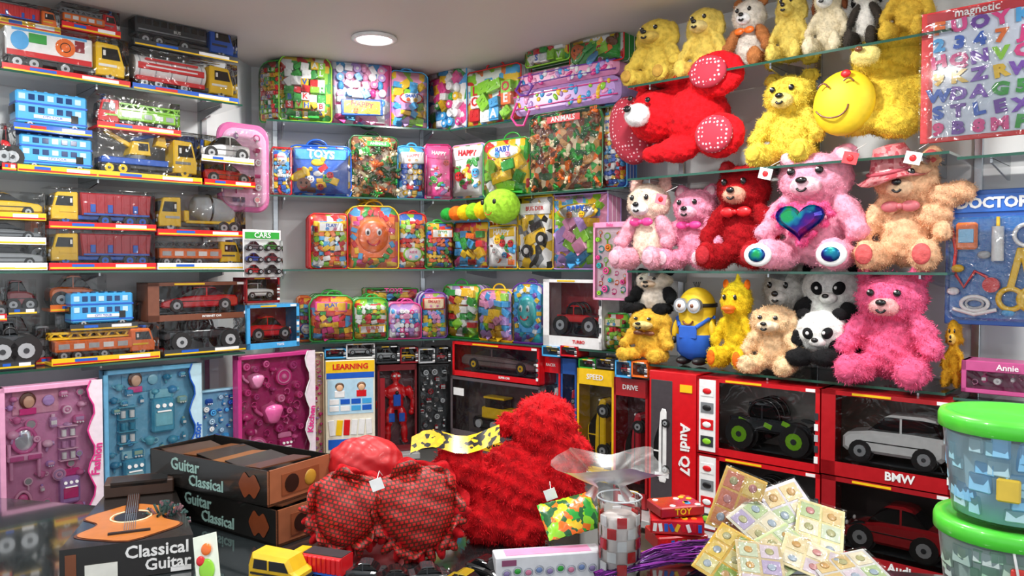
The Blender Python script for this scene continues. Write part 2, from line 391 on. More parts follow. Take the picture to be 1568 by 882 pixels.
# ------------------------------------------------------------------ toy vehicles
def wheel(mb,x,y,z,r,t=.018,hub='slv'):
    mb.cyl((x,y,z),r,t,'y',P('blk',.5),16); mb.cyl((x,y,z),r*.55,t+.004,'y',P(hub,.3,.3),12); mb.cyl((x,y,z),r*.2,t+.008,'y',P('dgry'),8)
def truck(mb,L,H,W,kind,cab,cargo,acc='wht',flip=False):
    T0=mb.T.copy()
    if flip: mb.T=mb.T@Matrix.Diagonal((-1,1,1,1))
    r=H*.17; C=P(cab); G=P(cargo); A=P(acc); K=P('blk',.15)
    for x in(-.40,-.27,-.02,.36):
        if x==-.02 and kind in('mixer','crane'): continue
        for y in(.012,W-.012): wheel(mb,x*L,y,r,r,hub='yel' if kind in('crane',) else ('blue' if kind=='dump' else 'slv'))
    mb.box((0,W/2,H*.24),(L*.94,W*.7,H*.12),P('blue' if kind=='dump' else 'dgry'),.003)
    x0,x1=.24*L,.49*L
    mb.loft([(x0,H*.16),(x1,H*.16),(x1+L*.006,H*.4),(x1-L*.01,H*.52),(x1-L*.045,H*.86),(x1-L*.06,H*.9),(x0+L*.01,H*.92),(x0,H*.88)],W,.004,C)
    mb.ext([(x0+.05*L,H*.54),(x1-.035*L,H*.54),(x1-.062*L,H*.8),(x0+.05*L,H*.8)],-.001,W+.001,K)
    mb.box((x1-.02*L,W/2,H*.68),(.012*L,W*.84,H*.26),K,0,RY(-10)); mb.box((x1+.004*L,W/2,H*.32),(.01,W*.7,H*.08),P('slv',.2,.6))
    for y in(.15,.85): mb.ell((x1+.004*L,W*y,H*.42),(.006,.008,.008),P('wht',.1),8,6)
    mb.box((x0+.1*L,-.001,H*.4),(.16*L,.003,H*.06),A); mb.box((x0+.07*L,-.002,H*.68),(.02*L,.006,H*.12),P('wht'))
    if kind=='dump':
        mb.loft([(-.48*L,H*.3),(.2*L,H*.3),(.22*L,H*.92),(-.5*L,H*.92)],W,.005,G)
        for i in range(8):
            x=(-.45+.085*i)*L; mb.box((x,W/2,H*.62),(.008,W+.006,H*.5),P(cargo),.001)
        for i in(1,4,6): mb.box((-.41*L+.085*i*L,-.001,H*.5),(.05*L,.004,H*.22),P('blue'),.001)
        mb.box((-.14*L,W/2,H*.34),(.66*L,W+.007,H*.05),P('blue')); mb.box((-.14*L,W/2,H*.92),(.7*L,W*.8,H*.05),P('dgry'))
    if kind=='tanker':
        mb.cyl((-.14*L,W/2,H*.6),H*.31,L*.68,'x',A,20); mb.box((-.14*L,0,H*.78),(L*.5,W*.2,H*.05),G); mb.box((-.14*L,W/2-H*.3,H*.6),(L*.64,.01,H*.17),G,.002); mb.box((-.14*L,W/2-H*.31,H*.6),(L*.5,.008,H*.04),P('wht'))
        mb.box((-.14*L,W/2,H*.28),(L*.66,W,H*.12),G,.002)
        for i in range(5): mb.tor((-.44*L+i*.15*L,W/2,H*.6),H*.315,.0025,'x',P('slv'),n=20,k=5)
        for i in range(3): mb.cyl((-.3*L+i*.16*L,W/2,H*.93),.01,.012,'z',STEEL,10)
    if kind=='container':
        mb.box((-.14*L,W/2,H*.6),(L*.7,W,H*.62),A,.004); mb.box((-.14*L,W/2,H*.36),(L*.68,W+.004,H*.12),G); mb.ext([(-.38*L+.07*L*math.cos(t*.3),H*.63+H*.2*math.sin(t*.3)) for t in range(21)],-.003,0,P('sky'))
        mb.cyl((-.02*L,-.001,H*.63),H*.2,.006,'y',P('org'),18); mb.tor((-.02*L,-.005,H*.63),H*.1,.0015,'y',P('blk')); mb.box((-.24*L,-.001,H*.72),(.14*L,.004,H*.2),P('grn')); mb.box((-.14*L,-.001,H*.87),(.6*L,.004,H*.05),P('sky')); mb.box((.1*L,-.001,H*.7),(.08*L,.004,H*.25),P('dred'))
    if kind=='semi':
        mb.box((-.14*L,W/2,H*.6),(L*.7,W,H*.6),G,.006)
        for i in range(9): mb.box((-.45*L+i*.075*L,-.001,H*.66),(.055*L,.004,H*.16),P('blk',.05)); mb.box((-.14*L,-.002,H*.84),(L*.66,.004,H*.03),P('wht')); mb.box((-.14*L,-.002,H*.42),(L*.66,.004,H*.04),P('slv')); 
        mb.text('BUS',-.1*L,H*.5,H*.12,P('wht'),-.004)
    if kind=='mixer':
        mb.lathe([(0,-.30*L),(H*.16,-.30*L),(H*.2,-.27*L),(H*.36,-.1*L),(H*.38,.03*L),(H*.26,.2*L),(H*.1,.22*L),(0,.22*L)],(-.14*L,W/2,H*.66),A,20,R=RY(76))
        mb.tor((-.12*L,W/2,H*.68),H*.385,.004,'x',G,n=20); mb.box((-.4*L,W/2,H*.4),(.06*L,W*.6,H*.3),C,.003); mb.box((.16*L,W/2,H*.45),(.06*L,W*.7,H*.3),C,.003); mb.box((-.12*L,W/2,H*.3),(.6*L,W*.9,H*.08),C,.003)
    if kind=='crane':
        mb.box((-.14*L,W/2,H*.34),(.66*L,W,H*.14),P('blue'),.003); mb.cyl((-.1*L,W/2,H*.45),W*.42,H*.1,'z',A,16)
        mb.loft([(-.2*L,H*.5),(.02*L,H*.5),(0,H*.8),(-.16*L,H*.8)],W*.8,.003,G,W*.1); mb.box((-.06*L,W/2,H*.68),(.1*L,W*.82,H*.16),K)
        mb.box((-.26*L,W/2,H*.82),(.34*L,.02,H*.1),C,.003,RY(28)); mb.box((-.02*L,W/2,H*.93),(.26*L,.02,H*.09),P('blue'),.003,RY(-18))
        mb.loft([(.08*L,H*.75),(.2*L,H*.72),(.18*L,H*.98),(.1*L,H*.95)],W*.5,.003,C,W*.25)
    if kind in('fire','ladder'):
        mb.box((-.1*L,W/2,H*.46),(L*.76,W,H*.36),G,.004)
        for i in range(5): mb.box((-.4*L+i*.14*L,W/2,H*.46),(.1*L,W+.003,H*.16),P('wht' if i%2 else 'slv'))
        for y in(W*.3,W*.7):
            for zz in(.7,.86): mb.box((-.14*L,y,H*zz),(.76*L,.005,H*.06),A)
            for i in range(9): mb.box((-.5*L+i*.09*L,y,H*.78),(.007,.005,H*.18),A,0,RY(35*(-1)**i))
        for i in range(10): mb.box((-.5*L+i*.08*L,W*.5,H*.86),(.005,W*.4,.004),A)
        mb.box((.4*L,W/2,H*.95),(.04*L,W*.6,H*.08),P('blue'),.002)
    mb.T=T0
def bus(mb,L,H,W,c,acc='wht'):
    C=P(c); r=H*.12
    mb.box((0,W/2,H*.55),(L*.96,W,H*.86),C,.006)
    for zz in(.5,.82):
        for i in range(7): mb.box((-.4*L+i*.125*L,W/2,H*zz),(.085*L,W+.003,H*.15),P('#1c3c70' if i%3 else '#bfe0f4',.1),.001)
    mb.box((0,W/2,H*.66),(L*.965,W+.002,H*.05),P(acc)); mb.box((0,W/2,H*.22),(L*.965,W+.002,H*.04),P(acc))
    mb.box((0,-.001,H*.33),(L*.5,.003,H*.09),P('wht')); mb.text('CITY TOUR',0,H*.33,H*.09,P('blue'),-.003); mb.box((.3*L,-.001,H*.35),(L*.1,.003,H*.2),P('blk',.1))
    for x in(-.3,.3):
        for y in(.01,W-.01): wheel(mb,x*L,y,r,r)
    for q in(-1,1): mb.box((q*.48*L,W/2,H*.5),(.01,W*.8,H*.2),P('blk',.1))
    for i in range(6): mb.box((-.35*L+i*.14*L,W/2,H*.99),(.01,W*.7,.006),C)
def car(mb,L,H,W,c,kind='sport',hub='slv',flip=False):
    T0=mb.T.copy()
    if flip: mb.T=mb.T@Matrix.Diagonal((-1,1,1,1))
    C=P(c,.15,0,1); K=P('blk',.08)
    r={'sport':.26,'suv':.22,'jeep':.32}[kind]*H; b={'sport':.17,'suv':.2,'jeep':.34}[kind]*H
    if kind=='sport':
        body=[(-.5,.22),(-.5,.5),(-.46,.62),(-.3,.66),(.12,.62),(.36,.52),(.48,.4),(.5,.25),(.46,.17),(-.46,.17)]
        cab=[(-.36,.6),(-.2,.92),(-.1,.98),(.04,.96),(.14,.84),(.26,.58)]; roof=[(-.21,.9),(-.18,.97),(-.1,1.01),(.04,.99),(.1,.92),(.04,.93),(-.1,.94)]
    elif kind=='suv':
        body=[(-.5,.25),(-.5,.58),(-.47,.64),(-.2,.66),(.22,.64),(.45,.56),(.5,.46),(.5,.24),(.46,.18),(-.46,.18)]
        cab=[(-.46,.62),(-.40,.94),(-.3,.98),(.02,.97),(.1,.9),(.26,.62)]; roof=[(-.42,.92),(-.4,.98),(-.3,1.02),(.03,1.0),(.1,.93),(.02,.95),(-.3,.95)]
    else:
        body=[(-.46,.4),(-.46,.66),(-.2,.68),(.2,.68),(.44,.62),(.47,.5),(.45,.38)]
        cab=[(-.24,.66),(-.22,.94),(.02,.96),(.16,.68)]; roof=[(-.25,.92),(-.24,1.0),(.04,1.0),(.08,.92),(.02,.95),(-.2,.95)]
    S=lambda p:[(x*L,z*H) for x,z in p]
    mb.loft(S(body),W,W*.1,C); mb.loft(S(cab),W*.86,W*.1,K,W*.07); mb.loft(S(roof),W*.8,W*.05,C,W*.1)
    mb.box((-.08*L,W/2,H*.78),(.02*L,W*.87,H*.34),C)
    for x in(-.31,.31):
        for y in(.008,W-.008):
            mb.cyl((x*L,y+(.004 if y<W/2 else -.004),r),r*1.16,.012,'y',P('blk',.6),18); wheel(mb,x*L,y,r,r,.024 if kind!='jeep' else .05,hub)
    if kind=='jeep':
        for i in range(3): mb.tor((-.06*L,W*(.1+.4*i),H*.7),.18*L,.005,'y',P('blk'),0,180,12,6,sz=1.1)
        mb.cyl((0,W/2,r),.01,W,'y',K); mb.box((.46*L,W/2,H*.45),(.03*L,W*.9,.012),K,.002)
        if hub=='lime':
            for x,z in((-.3,.6),(0,.55),(.2,.63),(.35,.5)): mb.box((x*L,-.001,z*H),(.09*L,.004,.1*H),P('lime'),.001,RY(20))
    mb.box((.485*L,W/2,H*.42),(.02*L,W*.5,H*.1),K); 
    for y in(.16,.84): mb.ell((.465*L,W*y,H*.47),(.018*L,W*.08,H*.05),P('wht',.05),8,6)
    mb.box((0,-.001,H*.42),(.7*L,.002,.003),P('blk'))
    mb.T=T0
def vehicle(run,x0,x1,yt,base,kind,cols,off=.05,flip=False,tray='red',cover=True,W=None,name=None,hub='slv'):
    s,w,h,z=put(run,x0,x1,yt,base,off); mb=MB(); W=W or min(.09,max(.05,h*.6)); d=W+.03
    mb.box((0,W/2,.006),(w,d,.012),P(tray),.001); mb.box((0,-.016,.013),(w,.003,.026),P(tray)); mb.box((0,-.018,.007),(w*.98,.001,.006),P('yel' if tray!='yel' else 'red')); mb.box((w*.25,-.0185,.015),(w*.3,.001,.012),P('wht')); mb.box((-w*.2,-.0185,.016),(w*.2,.001,.01),P('blue' if tray!='blue' else 'red'))
    mb.T=TR(0,0,.012); L=w*.95; H=h-.016
    if kind=='bus': bus(mb,L,H,W,*cols)
    elif kind in('sport','suv','jeep'): car(mb,L,H,W,cols[0],kind,hub,flip)
    else: truck(mb,L,H,W,kind,cols[0],cols[1],cols[2],flip)
    mb.T=Matrix.Identity(4)
    if cover: mb.cover((0,W/2,h/2+.004),(w*.985,d*.98,h-.01),SHEET)
    nm=name or {'bus':'toy_double_decker_bus','sport':'toy_sports_car','suv':'toy_car','jeep':'toy_jeep','dump':'toy_dump_truck','tanker':'toy_tanker_truck','mixer':'toy_cement_mixer_truck','crane':'toy_crane_truck','container':'toy_container_truck','semi':'toy_coach','fire':'toy_fire_truck','ladder':'toy_ladder_truck'}[kind]
    stand(mb,nm,run,s,off,z)
V=vehicle
# level 3
V(RL,-150,-5,48,3,'container',('red','blue','wht')); V(RL,0,196,46,3,'container',('yel','red','wht'),tray='red'); V(RL,200,362,86,3,'tanker',('yel','red','wht'),tray='blue')
V(RL,-10,90,6,(46,),'dump',('org','red','yel'),tray='yel',off=.08); V(RL,92,182,12,(52,),'ladder',('red','org','gry'),tray='red',off=.08); V(RL,202,362,26,(84,),'semi',('blue','dgry','dgry'),tray='dgry',off=.08)
V(RL,60,170,44,3,'dump',('org','red','yel'),off=.17); V(RL,196,330,100,3,'fire',('red','red','wht'),off=.17)
# level 2
V(RL,-140,-5,180,2,'fire',('red','red','wht')); V(RL,18,138,140,(205,),'bus',('sky','blue'),tray='blue',cover=False); V(RL,24,146,206,2,'bus',('sky','blue'),tray='yel',cover=False)
V(RL,146,274,152,(203,),'ladder',('red','lime','lime'),flip=True,tray='red'); V(RL,146,306,202,2,'crane',('yel','yel','gry'),tray='yel'); V(RL,270,330,205,2,'dump',('yel','blue','yel'),off=.16)
V(RL,0,22,190,2,'sport',('red',)); V(RL,306,386,206,(250,),'sport',('wht',),flip=True,tray='wht',cover=False); V(RL,310,388,248,2,'sport',('red',),tray='red')
# level 1
V(RL,-130,-70,300,1,'suv',('yel',)); V(RL,-65,68,292,(336,),'suv',('yel',),tray='yel'); V(RL,-62,68,338,(374,),'sport',('gry',),tray='wht',W=.07); V(RL,-60,70,374,1,'suv',('slv',),tray='wht')
V(RL,72,236,290,(352,),'dump',('yel','#b01c2c','yel'),flip=True,tray='red'); V(RL,72,236,352,1,'dump',('yel','#b01c2c','yel'),flip=True,tray='red')
V(RL,238,374,298,(362,),'mixer',('yel','dgry','slv'),flip=True,tray='red'); V(RL,238,372,364,1,'fire',('yel','org','dgry'),tray='wht')
V(RL,40,180,300,1,'fire',('red','org','wht'),off=.17)
# level 0
V(RL,-90,-10,470,0,'suv',('navy',)); V(RL,-12,50,490,0,'jeep',('dgry',),tray='dgry',cover=False); V(RL,-30,8,440,(492,),'suv',('brn',),off=.1); V(RL,10,54,428,(482,),'suv',('dred',),tray='dgry',off=.1); V(RL,0,60,480,0,'suv',('gry',),off=.17)
V(RL,52,94,498,0,'suv',('gry',),off=.12); V(RL,74,162,420,(476,),'sport',('org',),tray='org',off=.13); V(RL,82,170,474,0,'dump',('org','gry','yel'),off=.14); V(RL,104,208,446,(505,),'bus',('sky','blue'),tray='dgry',off=.05,cover=False); V(RL,76,242,500,0,'fire',('org','org','yel'),tray='yel',off=.03)
V(RL,248,374,488,0,'jeep',('dgry',),tray='dgry'); V(RL,205,250,460,0,'suv',('brn',),off=.14)
# ------------------------------------------------------------------ packs
PA={'multi':['red','yel','grn','blue','org'],'pink':['lpink','pink','wht','lil','sky'],'jungle':['brn','dgrn','grn','org','tan','crm'],'blue':['blue','sky','wht','yel','red'],
'white':['wht','wht','sky','pink','grn','yel'],'warm':['org','yel','red','pink','grn','sky'],'lime':['lime','grn','yel','red','wht'],'pastel':['lil','lpink','sky','lime','yel'],'bw':['wht','blk','yel','gry','wht'],'cool':['teal','sky','pur','yel','wht'],
'kids':['red','yel','sky','wht','lime','org']}
def inside(x,z,w,h,rt):
    rt=min(rt,w*.49,h*.6)
    if abs(x)<w/2-rt or z<h-rt: return True
    return math.hypot(abs(x)-(w/2-rt),z-(h-rt))<rt-.004
def face_emoji(mb,x,z,r,y,c='yel'):
    mb.cyl((x,y,z),r,.005,'y',P(c),18)
    for q in(-1,1): mb.ell((x+q*r*.38,y-.003,z+r*.25),(r*.16,.003,r*.2),P('blk'),8,6)
    mb.tor((x,y-.003,z-r*.05),r*.5,r*.06+.0005,'y',P('red'),200,340,8,5)
TITLES=['BLOCKS','HAPPY','BUILD','TOYS','FUN','KIDS','PLAY','SMART','BABY']
def pack(mb,w,h,d,base,pipe,pal,mode,rt=.05,seed=0,handle=True,side=None):
    R=random.Random(seed); cols=PA[pal]; bul=min(.03,w*.14)
    bu=lambda x,z: bul*max(0,1-(2*x/w)**2)*max(0,1-abs(2*z/h-1)**3)
    if mode in('cake','pic') and rt<=.02: out=rr(w,h*.98,.02,.01)
    else: out=rr(w,h,rt,.015)
    out=[(x+R.uniform(-.0025,.0025),z+(R.uniform(-.002,.002) if z>.02 else 0)) for x,z in out]
    mb.ext(out,0,d,PM(cols+[base],26 if mode!='animals' else 34,'CHEBYCHEV' if mode in('blocks','letters') else 'EUCLIDEAN'),P(side or base))
    mb.tube([(x,0,z) for x,z in out],.0038,P(pipe),6,True); mb.tube([(x,d,z) for x,z in out],.0038,P(pipe),6,True)
    for yy in(d*.33,d*.66): mb.tube([(x*1.004,yy,z*1.002) for x,z in out],.0015,P('wht'),4,True)
    if handle: mb.tor((R.uniform(-.1,.1)*w,d*.3,h-.002),w*.17,.0045,'y',P(pipe),0,180,10,6,sz=.7)
    if mode in('blocks','letters','cake'):
        cs=w/R.choice([5.5,6.5,7.5]); cs=max(.018,cs); nx=int(w*.9/cs); nz=int(h*.88/cs)
        lab=R.choice(['top','mid','low','top','none','none']) if mode!='letters' else 'none'
        lz={'top':.76,'mid':.52,'low':.26,'none':9}[lab]; lw=R.uniform(.28,.42); lh=R.uniform(.08,.13); lx=R.uniform(-.06,.06)
        for i in range(nx):
            for j in range(nz):
                x=(i-(nx-1)/2)*cs+R.uniform(-.15,.15)*cs; z=h*.05+cs*(j+.5)+R.uniform(-.15,.15)*cs
                if not inside(abs(x)+cs*.35,z+cs*.35,w*.98,h*.985,rt): continue
                if abs(z/h-lz)<lh and abs(x/w-lx)<lw-.05: continue
                c=P(R.choice(cols)); a=cs*R.uniform(.85,1.5); b=cs*R.uniform(.6,1.15); b0=bu(x,z); t=R.uniform(.004,.011)+b0
                k=R.random(); rot=RY(R.choice([0,0,8,-12,30,-35,60]))
                if mode=='cake' and k<.45: mb.cyl((x,-t/2,z),cs*.48,t,'y',c,12); mb.cyl((x,-t-.001,z),cs*.2,.004,'y',P('wht'),8)
                elif mode=='cake' and k<.6: mb.ell((x,-t*.5,z),(cs*.4,t*.6,cs*.6),c,8,6)
                elif mode=='letters' and k<.6:
                    mb.box((x,-t/2,z),(cs*.96,t,cs*.96),c,.002); mb.text(R.choice('AVLEBSKOXH'),x,z,cs*.95,P(R.choice(['wht','red','wht','blue'])),-t-.001,bold=.03)
                else:
                    mb.box((x,-t/2,z),(a,t,b),c,.002,rot)
                    if k>.5:
                        for q in(-1,1):
                            v=rot@Vector((q*a*.24,0,0)); mb.cyl((x+v.x,-t-.001,z+v.z),cs*.14,.004,'y',c,7)
        if lab!='none':
            y0=-bul*.9-.006; c1=R.choice(cols+['red','blue']); sh=R.random()
            if sh<.4: mb.ell((lx*w,y0+.004,h*lz),(w*lw,.008,h*lh*1.15),P(c1),20,6); mb.ell((lx*w,y0,h*lz),(w*lw*.85,.007,h*lh*.95),P('wht'),20,6); y0-=.007
            else: mb.box((lx*w,y0+.004,h*lz),(w*lw*2,.012,h*lh*2),P(c1),.003,RY(R.uniform(-5,5))); mb.box((lx*w,y0-.003,h*lz),(w*lw*1.75,.002,h*lh*1.6),P(R.choice(['wht','yel','crm'])),.0); y0-=.004
            mb.text(R.choice(TITLES),lx*w,h*(lz+lh*.3),w*lw*.36,P(R.choice(['red','blue','pink','grn'])),y0-.001,RY(R.uniform(-6,6)),bold=.03)
            for q in(-1,1): face_emoji(mb,lx*w+q*w*lw*.3,h*(lz-lh*.4),min(w,h)*.05,y0-.002,R.choice(['yel','org','lpink','sky']))
    elif mode=='pic':
        y0=-.004; mb.box((0,y0,h*.5),(w*.9,.008,h*.9),P(base),.002)
        mb.box((0,y0-.005,h*.82),(w*.84,.004,h*.2),P(cols[1]),.002,RY(R.uniform(-3,3))); mb.text(R.choice(TITLES),0,h*.82,w*.18,P('wht' if cols[1]!='wht' else 'red'),y0-.009,RY(4),bold=.04)
        for i in range(18):
            x=R.uniform(-.36,.36)*w; z=R.uniform(.1,.68)*h; c=R.choice(cols[2:]+['red','yel','brn','grn']); a=w*R.uniform(.05,.12); k=R.random()
            if k<.3: face_emoji(mb,x,z,a,y0-.006-i*.0005,c)
            elif k<.6: mb.ell((x,y0-.005-i*.0004,z),(a*1.3,.005,a*.7),P(c),12,6,RY(R.uniform(-60,60))); mb.ell((x+a,y0-.008-i*.0004,z+a*.6),(a*.5,.004,a*.5),P(c),10,6)
            else: mb.box((x,y0-.005-i*.0005,z),(a*1.8,.004,a*1.1),P(c),.002,RY(R.uniform(-40,40)))
    elif mode=='animals':
        for i in range(70):
            x=R.uniform(-.44,.44)*w; z=R.uniform(.05,.93)*h
            if not inside(abs(x)+.01,z+.01,w,h,rt): continue
            c=P(R.choice(cols),.4); a=R.uniform(.012,.025); r=RY(R.uniform(0,180)); y=-.006-bu(x,z)
            mb.ell((x,y,z),(a,.011,a*.5),c,10,6,r); v=r@Vector((a*1.05,0,a*.3)); mb.ell((x+v.x,y-.002,z+v.z),(a*.36,.008,a*.32),c,8,5)
            for q in(-.6,-.2,.3,.7): v=r@Vector((a*q,0,-a*.7)); mb.box((x+v.x,y,z+v.z),(a*.18,.006,a*.6),c,.0,r)
        mb.box((w*.05,-bul-.012,h*.9-.01),(w*.45,.002,h*.08),P(R.choice(['yel','grn','red']))); mb.text('ANIMALS',w*.05,h*.9-.01,w*.08,P('wht'),-bul-.014)
    elif mode=='face':
        mb.box((0,-.004,h*.5),(w*.86,.006,h*.66),P(base),.003); mb.ell((0,-.008,h*.52),(w*.3,.025,h*.27),P(cols[0]),20); 
        for q in(-1,1): mb.ell((q*w*.11,-.031,h*.58),(w*.055,.006,h*.06),P('wht'),10); mb.ell((q*w*.11,-.036,h*.57),(w*.025,.004,h*.035),P('blk'),8)
        mb.tor((0,-.033,h*.47),w*.12,.004,'y',P('red'),190,350,10,6)
        for i in range(22):
            a=2*PI*i/22; mb.box((math.cos(a)*w*.38,-.008,h*.5+math.sin(a)*h*.4),(w*.12,.016,h*.07),P(R.choice(cols)),.002,RY(i*20))
    elif mode=='vehicle':
        mb.box((0,-.004,h*.84),(w*.85,.005,h*.16),P(cols[0]),.002); mb.text('BUILDER',0,h*.84,w*.13,P('red'),-.008)
        mb.box((0,-.006,h*.45),(w*.6,.01,h*.16),P('yel'),.003,RY(-25)); mb.box((w*.05,-.006,h*.58),(w*.35,.01,h*.14),P('blk'),.003,RY(-25))
        for x,z in((-.2,.25),(.2,.42)): mb.cyl((x*w,-.008,z*h),w*.15,.014,'y',P('blk'),16); mb.cyl((x*w,-.011,z*h),w*.07,.014,'y',P('wht'),12)
    n=len(out); vs=[];K=[1,.85,.68,.5,.3,.12]; czz=h*.5
    for k in K:
        for (x,z) in out:
            xx=x*.985*k; zz=czz+(z-czz)*.985*k; vs.append((xx,(-.018-bu(xx,zz)*1.05-R.uniform(0,.008)) if k<1 else -.002,zz))
    mb.add(vs,[(j*n+i,j*n+(i+1)%n,(j+1)*n+(i+1)%n,(j+1)*n+i) for j in range(len(K)-1) for i in range(n)]+[tuple(range((len(K)-1)*n,len(K)*n))],FILM,True)
seedn=[0]
def PK(run,x0,x1,yt,base,bc,pipe,pal,mode,rt=.05,n=1,d=.06,off=.045,handle=True,name=None,yaw=None,gap=.004):
    s,w,h,z=put(run,x0,x1,yt,base,off)
    if handle: h-=w*.07
    for i in range(n):
        seedn[0]+=1; mb=MB(); pack(mb,w*.995,h,d,bc,pipe,pal,mode,rt,seedn[0],handle)
        stand(mb,name or {'animals':'toy_animals_bag','vehicle':'toy_vehicle_pack','face':'soft_toy_pack','pic':'puzzle_pack'}.get(mode,'building_blocks_bag'),run,s,off+i*(d+gap),z,yaw if yaw is not None else random.Random(seedn[0]).uniform(-4,4))
# middle run level 3
PK(RM,427,507,80,3,'grn','lime','lime','letters',.05,2,.09,.02,name='alphabet_blocks_bag'); PK(RM,505,598,92,3,'lpink','pink','pink','cake',.02,2,.08,handle=False); PK(RM,596,655,106,3,'lpink','sky','pastel','blocks',.03,2,.08)
PK(RM,392,446,90,3,'dgrn','grn','lime','letters',.05,1,.14,.07,name='alphabet_blocks_bag',yaw=-38)
PK(RR,655,716,90,3,'wht','sky','white','cake',.03,2,.08); PK(RR,714,798,96,3,'wht','red','kids','letters',.03,1,.08); 
# level 2
PK(RM,416,446,226,2,'blue','red','blue','blocks',.01,3,.06,handle=False); PK(RM,444,537,217,2,'blue','blue','blue','pic',.03,3,.07); PK(RM,535,610,204,2,'brn','dgrn','jungle','animals',.03,2,.08); PK(RM,608,652,220,2,'sky','sky','blue','cake',.02,2,.07)
PK(RM,651,691,220,2,'pink','mag','pink','pic',.01,2,.07,handle=False,off=.03); PK(RR,694,742,220,2,'wht','lpink','white','pic',.02,1,.08,handle=False,name='balloon_pack'); PK(RR,741,813,206,2,'yel','grn','lime','blocks',.05,1,.08); PK(RR,811,924,158,2,'brn','dgrn','jungle','animals',.05,1,.1,off=.015); PK(RR,922,960,160,2,'blue','sky','blue','blocks',.02,1,.08,handle=False)
# level 1
PK(RM,474,532,328,1,'red','red','kids','blocks',.02,4,.045,.03,handle=False,gap=.012,yaw=0); PK(RM,531,610,310,1,'org','yel','warm','face',.06,3,.07); PK(RM,608,653,324,1,'blue','red','kids','blocks',.03,2,.07); PK(RM,651,695,338,1,'lime','grn','multi','blocks',.02,2,.07,off=.03)
PK(RR,695,749,334,1,'org','sky','warm','blocks',.02,1,.09); PK(RR,747,794,344,1,'wht','yel','kids','pic',.02,1,.08,handle=False); PK(RR,793,848,302,1,'yel','yel','bw','vehicle',.01,1,.09,handle=False); PK(RR,846,932,297,1,'lpink','lil','pastel','blocks',.01,1,.1,handle=False)
# level 0
PK(RM,456,478,455,0,'yel','org','warm','blocks',.02,2,.07,handle=False,off=.1); PK(RM,474,542,448,0,'yel','grn','warm','blocks',.05,3,.07,.03); PK(RM,540,594,453,0,'lime','grn','lime','blocks',.04,2,.07,.03); PK(RM,592,645,460,0,'lil','pink','pink','cake',.04,2,.07,.03); PK(RM,643,684,445,0,'lil','pur','pastel','blocks',.04,2,.07,.03)
PK(RM,560,640,442,(458,),'yel','grn','warm','blocks',.01,1,.12,handle=False,off=.16)
PK(RR,680,735,431,0,'lil','grn','lime','blocks',.04,1,.09); PK(RR,732,788,438,0,'lpink','yel','pastel','blocks',.05,1,.09); PK(RR,786,832,430,0,'sky','pur','cool','face',.05,1,.09)
PK(RR,924,965,480,0,'wht','grn','lime','blocks',.02,1,.08,handle=False)
PK(RM,500,560,112,3,'lil','pink','pastel','blocks',.03,1,.08,off=.17,handle=False)
def duffel(run,x0,x1,yt,yb,off,c,c2,pal,d=.16):
    s,w,h,z=put(run,x0,x1,yt,(yb,),off); mb=MB()
    mb.loft(rr(w,h,h*.45,h*.3,5),d,.02,P(c)); 
    for q in(.25,.75): mb.tube([(-w*.49,-.002,h*q),(0,-.004,h*q+.004),(w*.49,-.002,h*q)],.003,P(c2))
    R=random.Random(3)
    for i in range(40): mb.ell((R.uniform(-.45,.45)*w,-.001,R.uniform(.15,.85)*h),(R.uniform(.006,.022),.005,R.uniform(.006,.014)),P(R.choice(PA[pal])),8,6,RY(R.uniform(0,180)))
    mb.tube([(-.44*w,-.01,h*.5),(-.47*w,-.03,-h*.1),(-.4*w,-.04,-h*.45),(-.33*w,-.04,-h*.5),(-.3*w,-.02,h*.1)],.006,P(c2))
    stand(mb,'kids_carry_bag',run,s,off,z)
duffel(RR,785,948,126,166,.0,'lil','pink','pastel',.2); duffel(RR,792,945,98,125,.02,'lpink','pur','pink',.2)
PK(RR,804,874,56,(97,),'grn','lime','lime','letters',.01,1,.12,handle=False,off=.03); PK(RR,872,956,48,(98,),'grn','red','kids','pic',.01,1,.12,handle=False,off=.03)
# caterpillar plush
mb=MB(); s,z=RR.hit(768,342,-.02)
z0=z
ct=blobs_px(RR,-.02,s,z0,[(768,316,28,27,0,26)]); plushpart(mb,ct,FUR('#a4dc3c'),.005,.003)
for i,c in enumerate(('yel','lime','yel','org','grn')):
    b=blobs_px(RR,-.02,s,z0,[(738-i*13,322+i*1.5,12,14-i,.0)]); plushpart(mb,b,FUR(c),.005,.002)
for x,y in((758,312),(776,310)):
    b=blobs_px(RR,-.02,s,z0,[(x,y,3,4,-.09)])[0]; mb.ell(b[:3],(b[3],.006,b[5]),P('blk'))
b=blobs_px(RR,-.02,s,z0,[(767,324,6,3,-.09)])[0]; mb.tor(b[:3],b[3],.002,'y',P('red'),200,340,8,5)
mb.done('caterpillar_plush',RR.pt(s,-.02,z0),RR.a)
# ------------------------------------------------------------------ window boxes and blister sets
def wbox(mb,w,h,d,c,b=.016,inner='blk',left=0,bot=0,top=0):
    C=P(c,.25); mb.box((0,d-.003,h/2),(w,.006,h),C); mb.box((0,d/2,.003),(w,d,.006),C); mb.box((0,d/2,h-.003),(w,d,.006),C)
    for q in(-1,1): mb.box((q*(w/2-.003),d/2,h/2),(.006,d,h),C)
    mb.box((0,d-.009,h/2),(w-.014,.004,h-.014),P(inner,.5))
    mb.box((0,.001,h-(b+top)/2),(w,.004,b+top),C); mb.box((0,.001,(b+bot)/2),(w,.004,b+bot),C)
    mb.box((-w/2+(b+left)/2,.001,h/2),(b+left,.004,h),C); mb.box((w/2-b/2,.001,h/2),(b,.004,h),C)
    mb.add([(-w/2+b+left,.0,b+bot),(w/2-b,.0,b+bot),(w/2-b,.0,h-b-top),(-w/2+b+left,.0,h-b-top)],[(0,1,2,3)],SHEET)
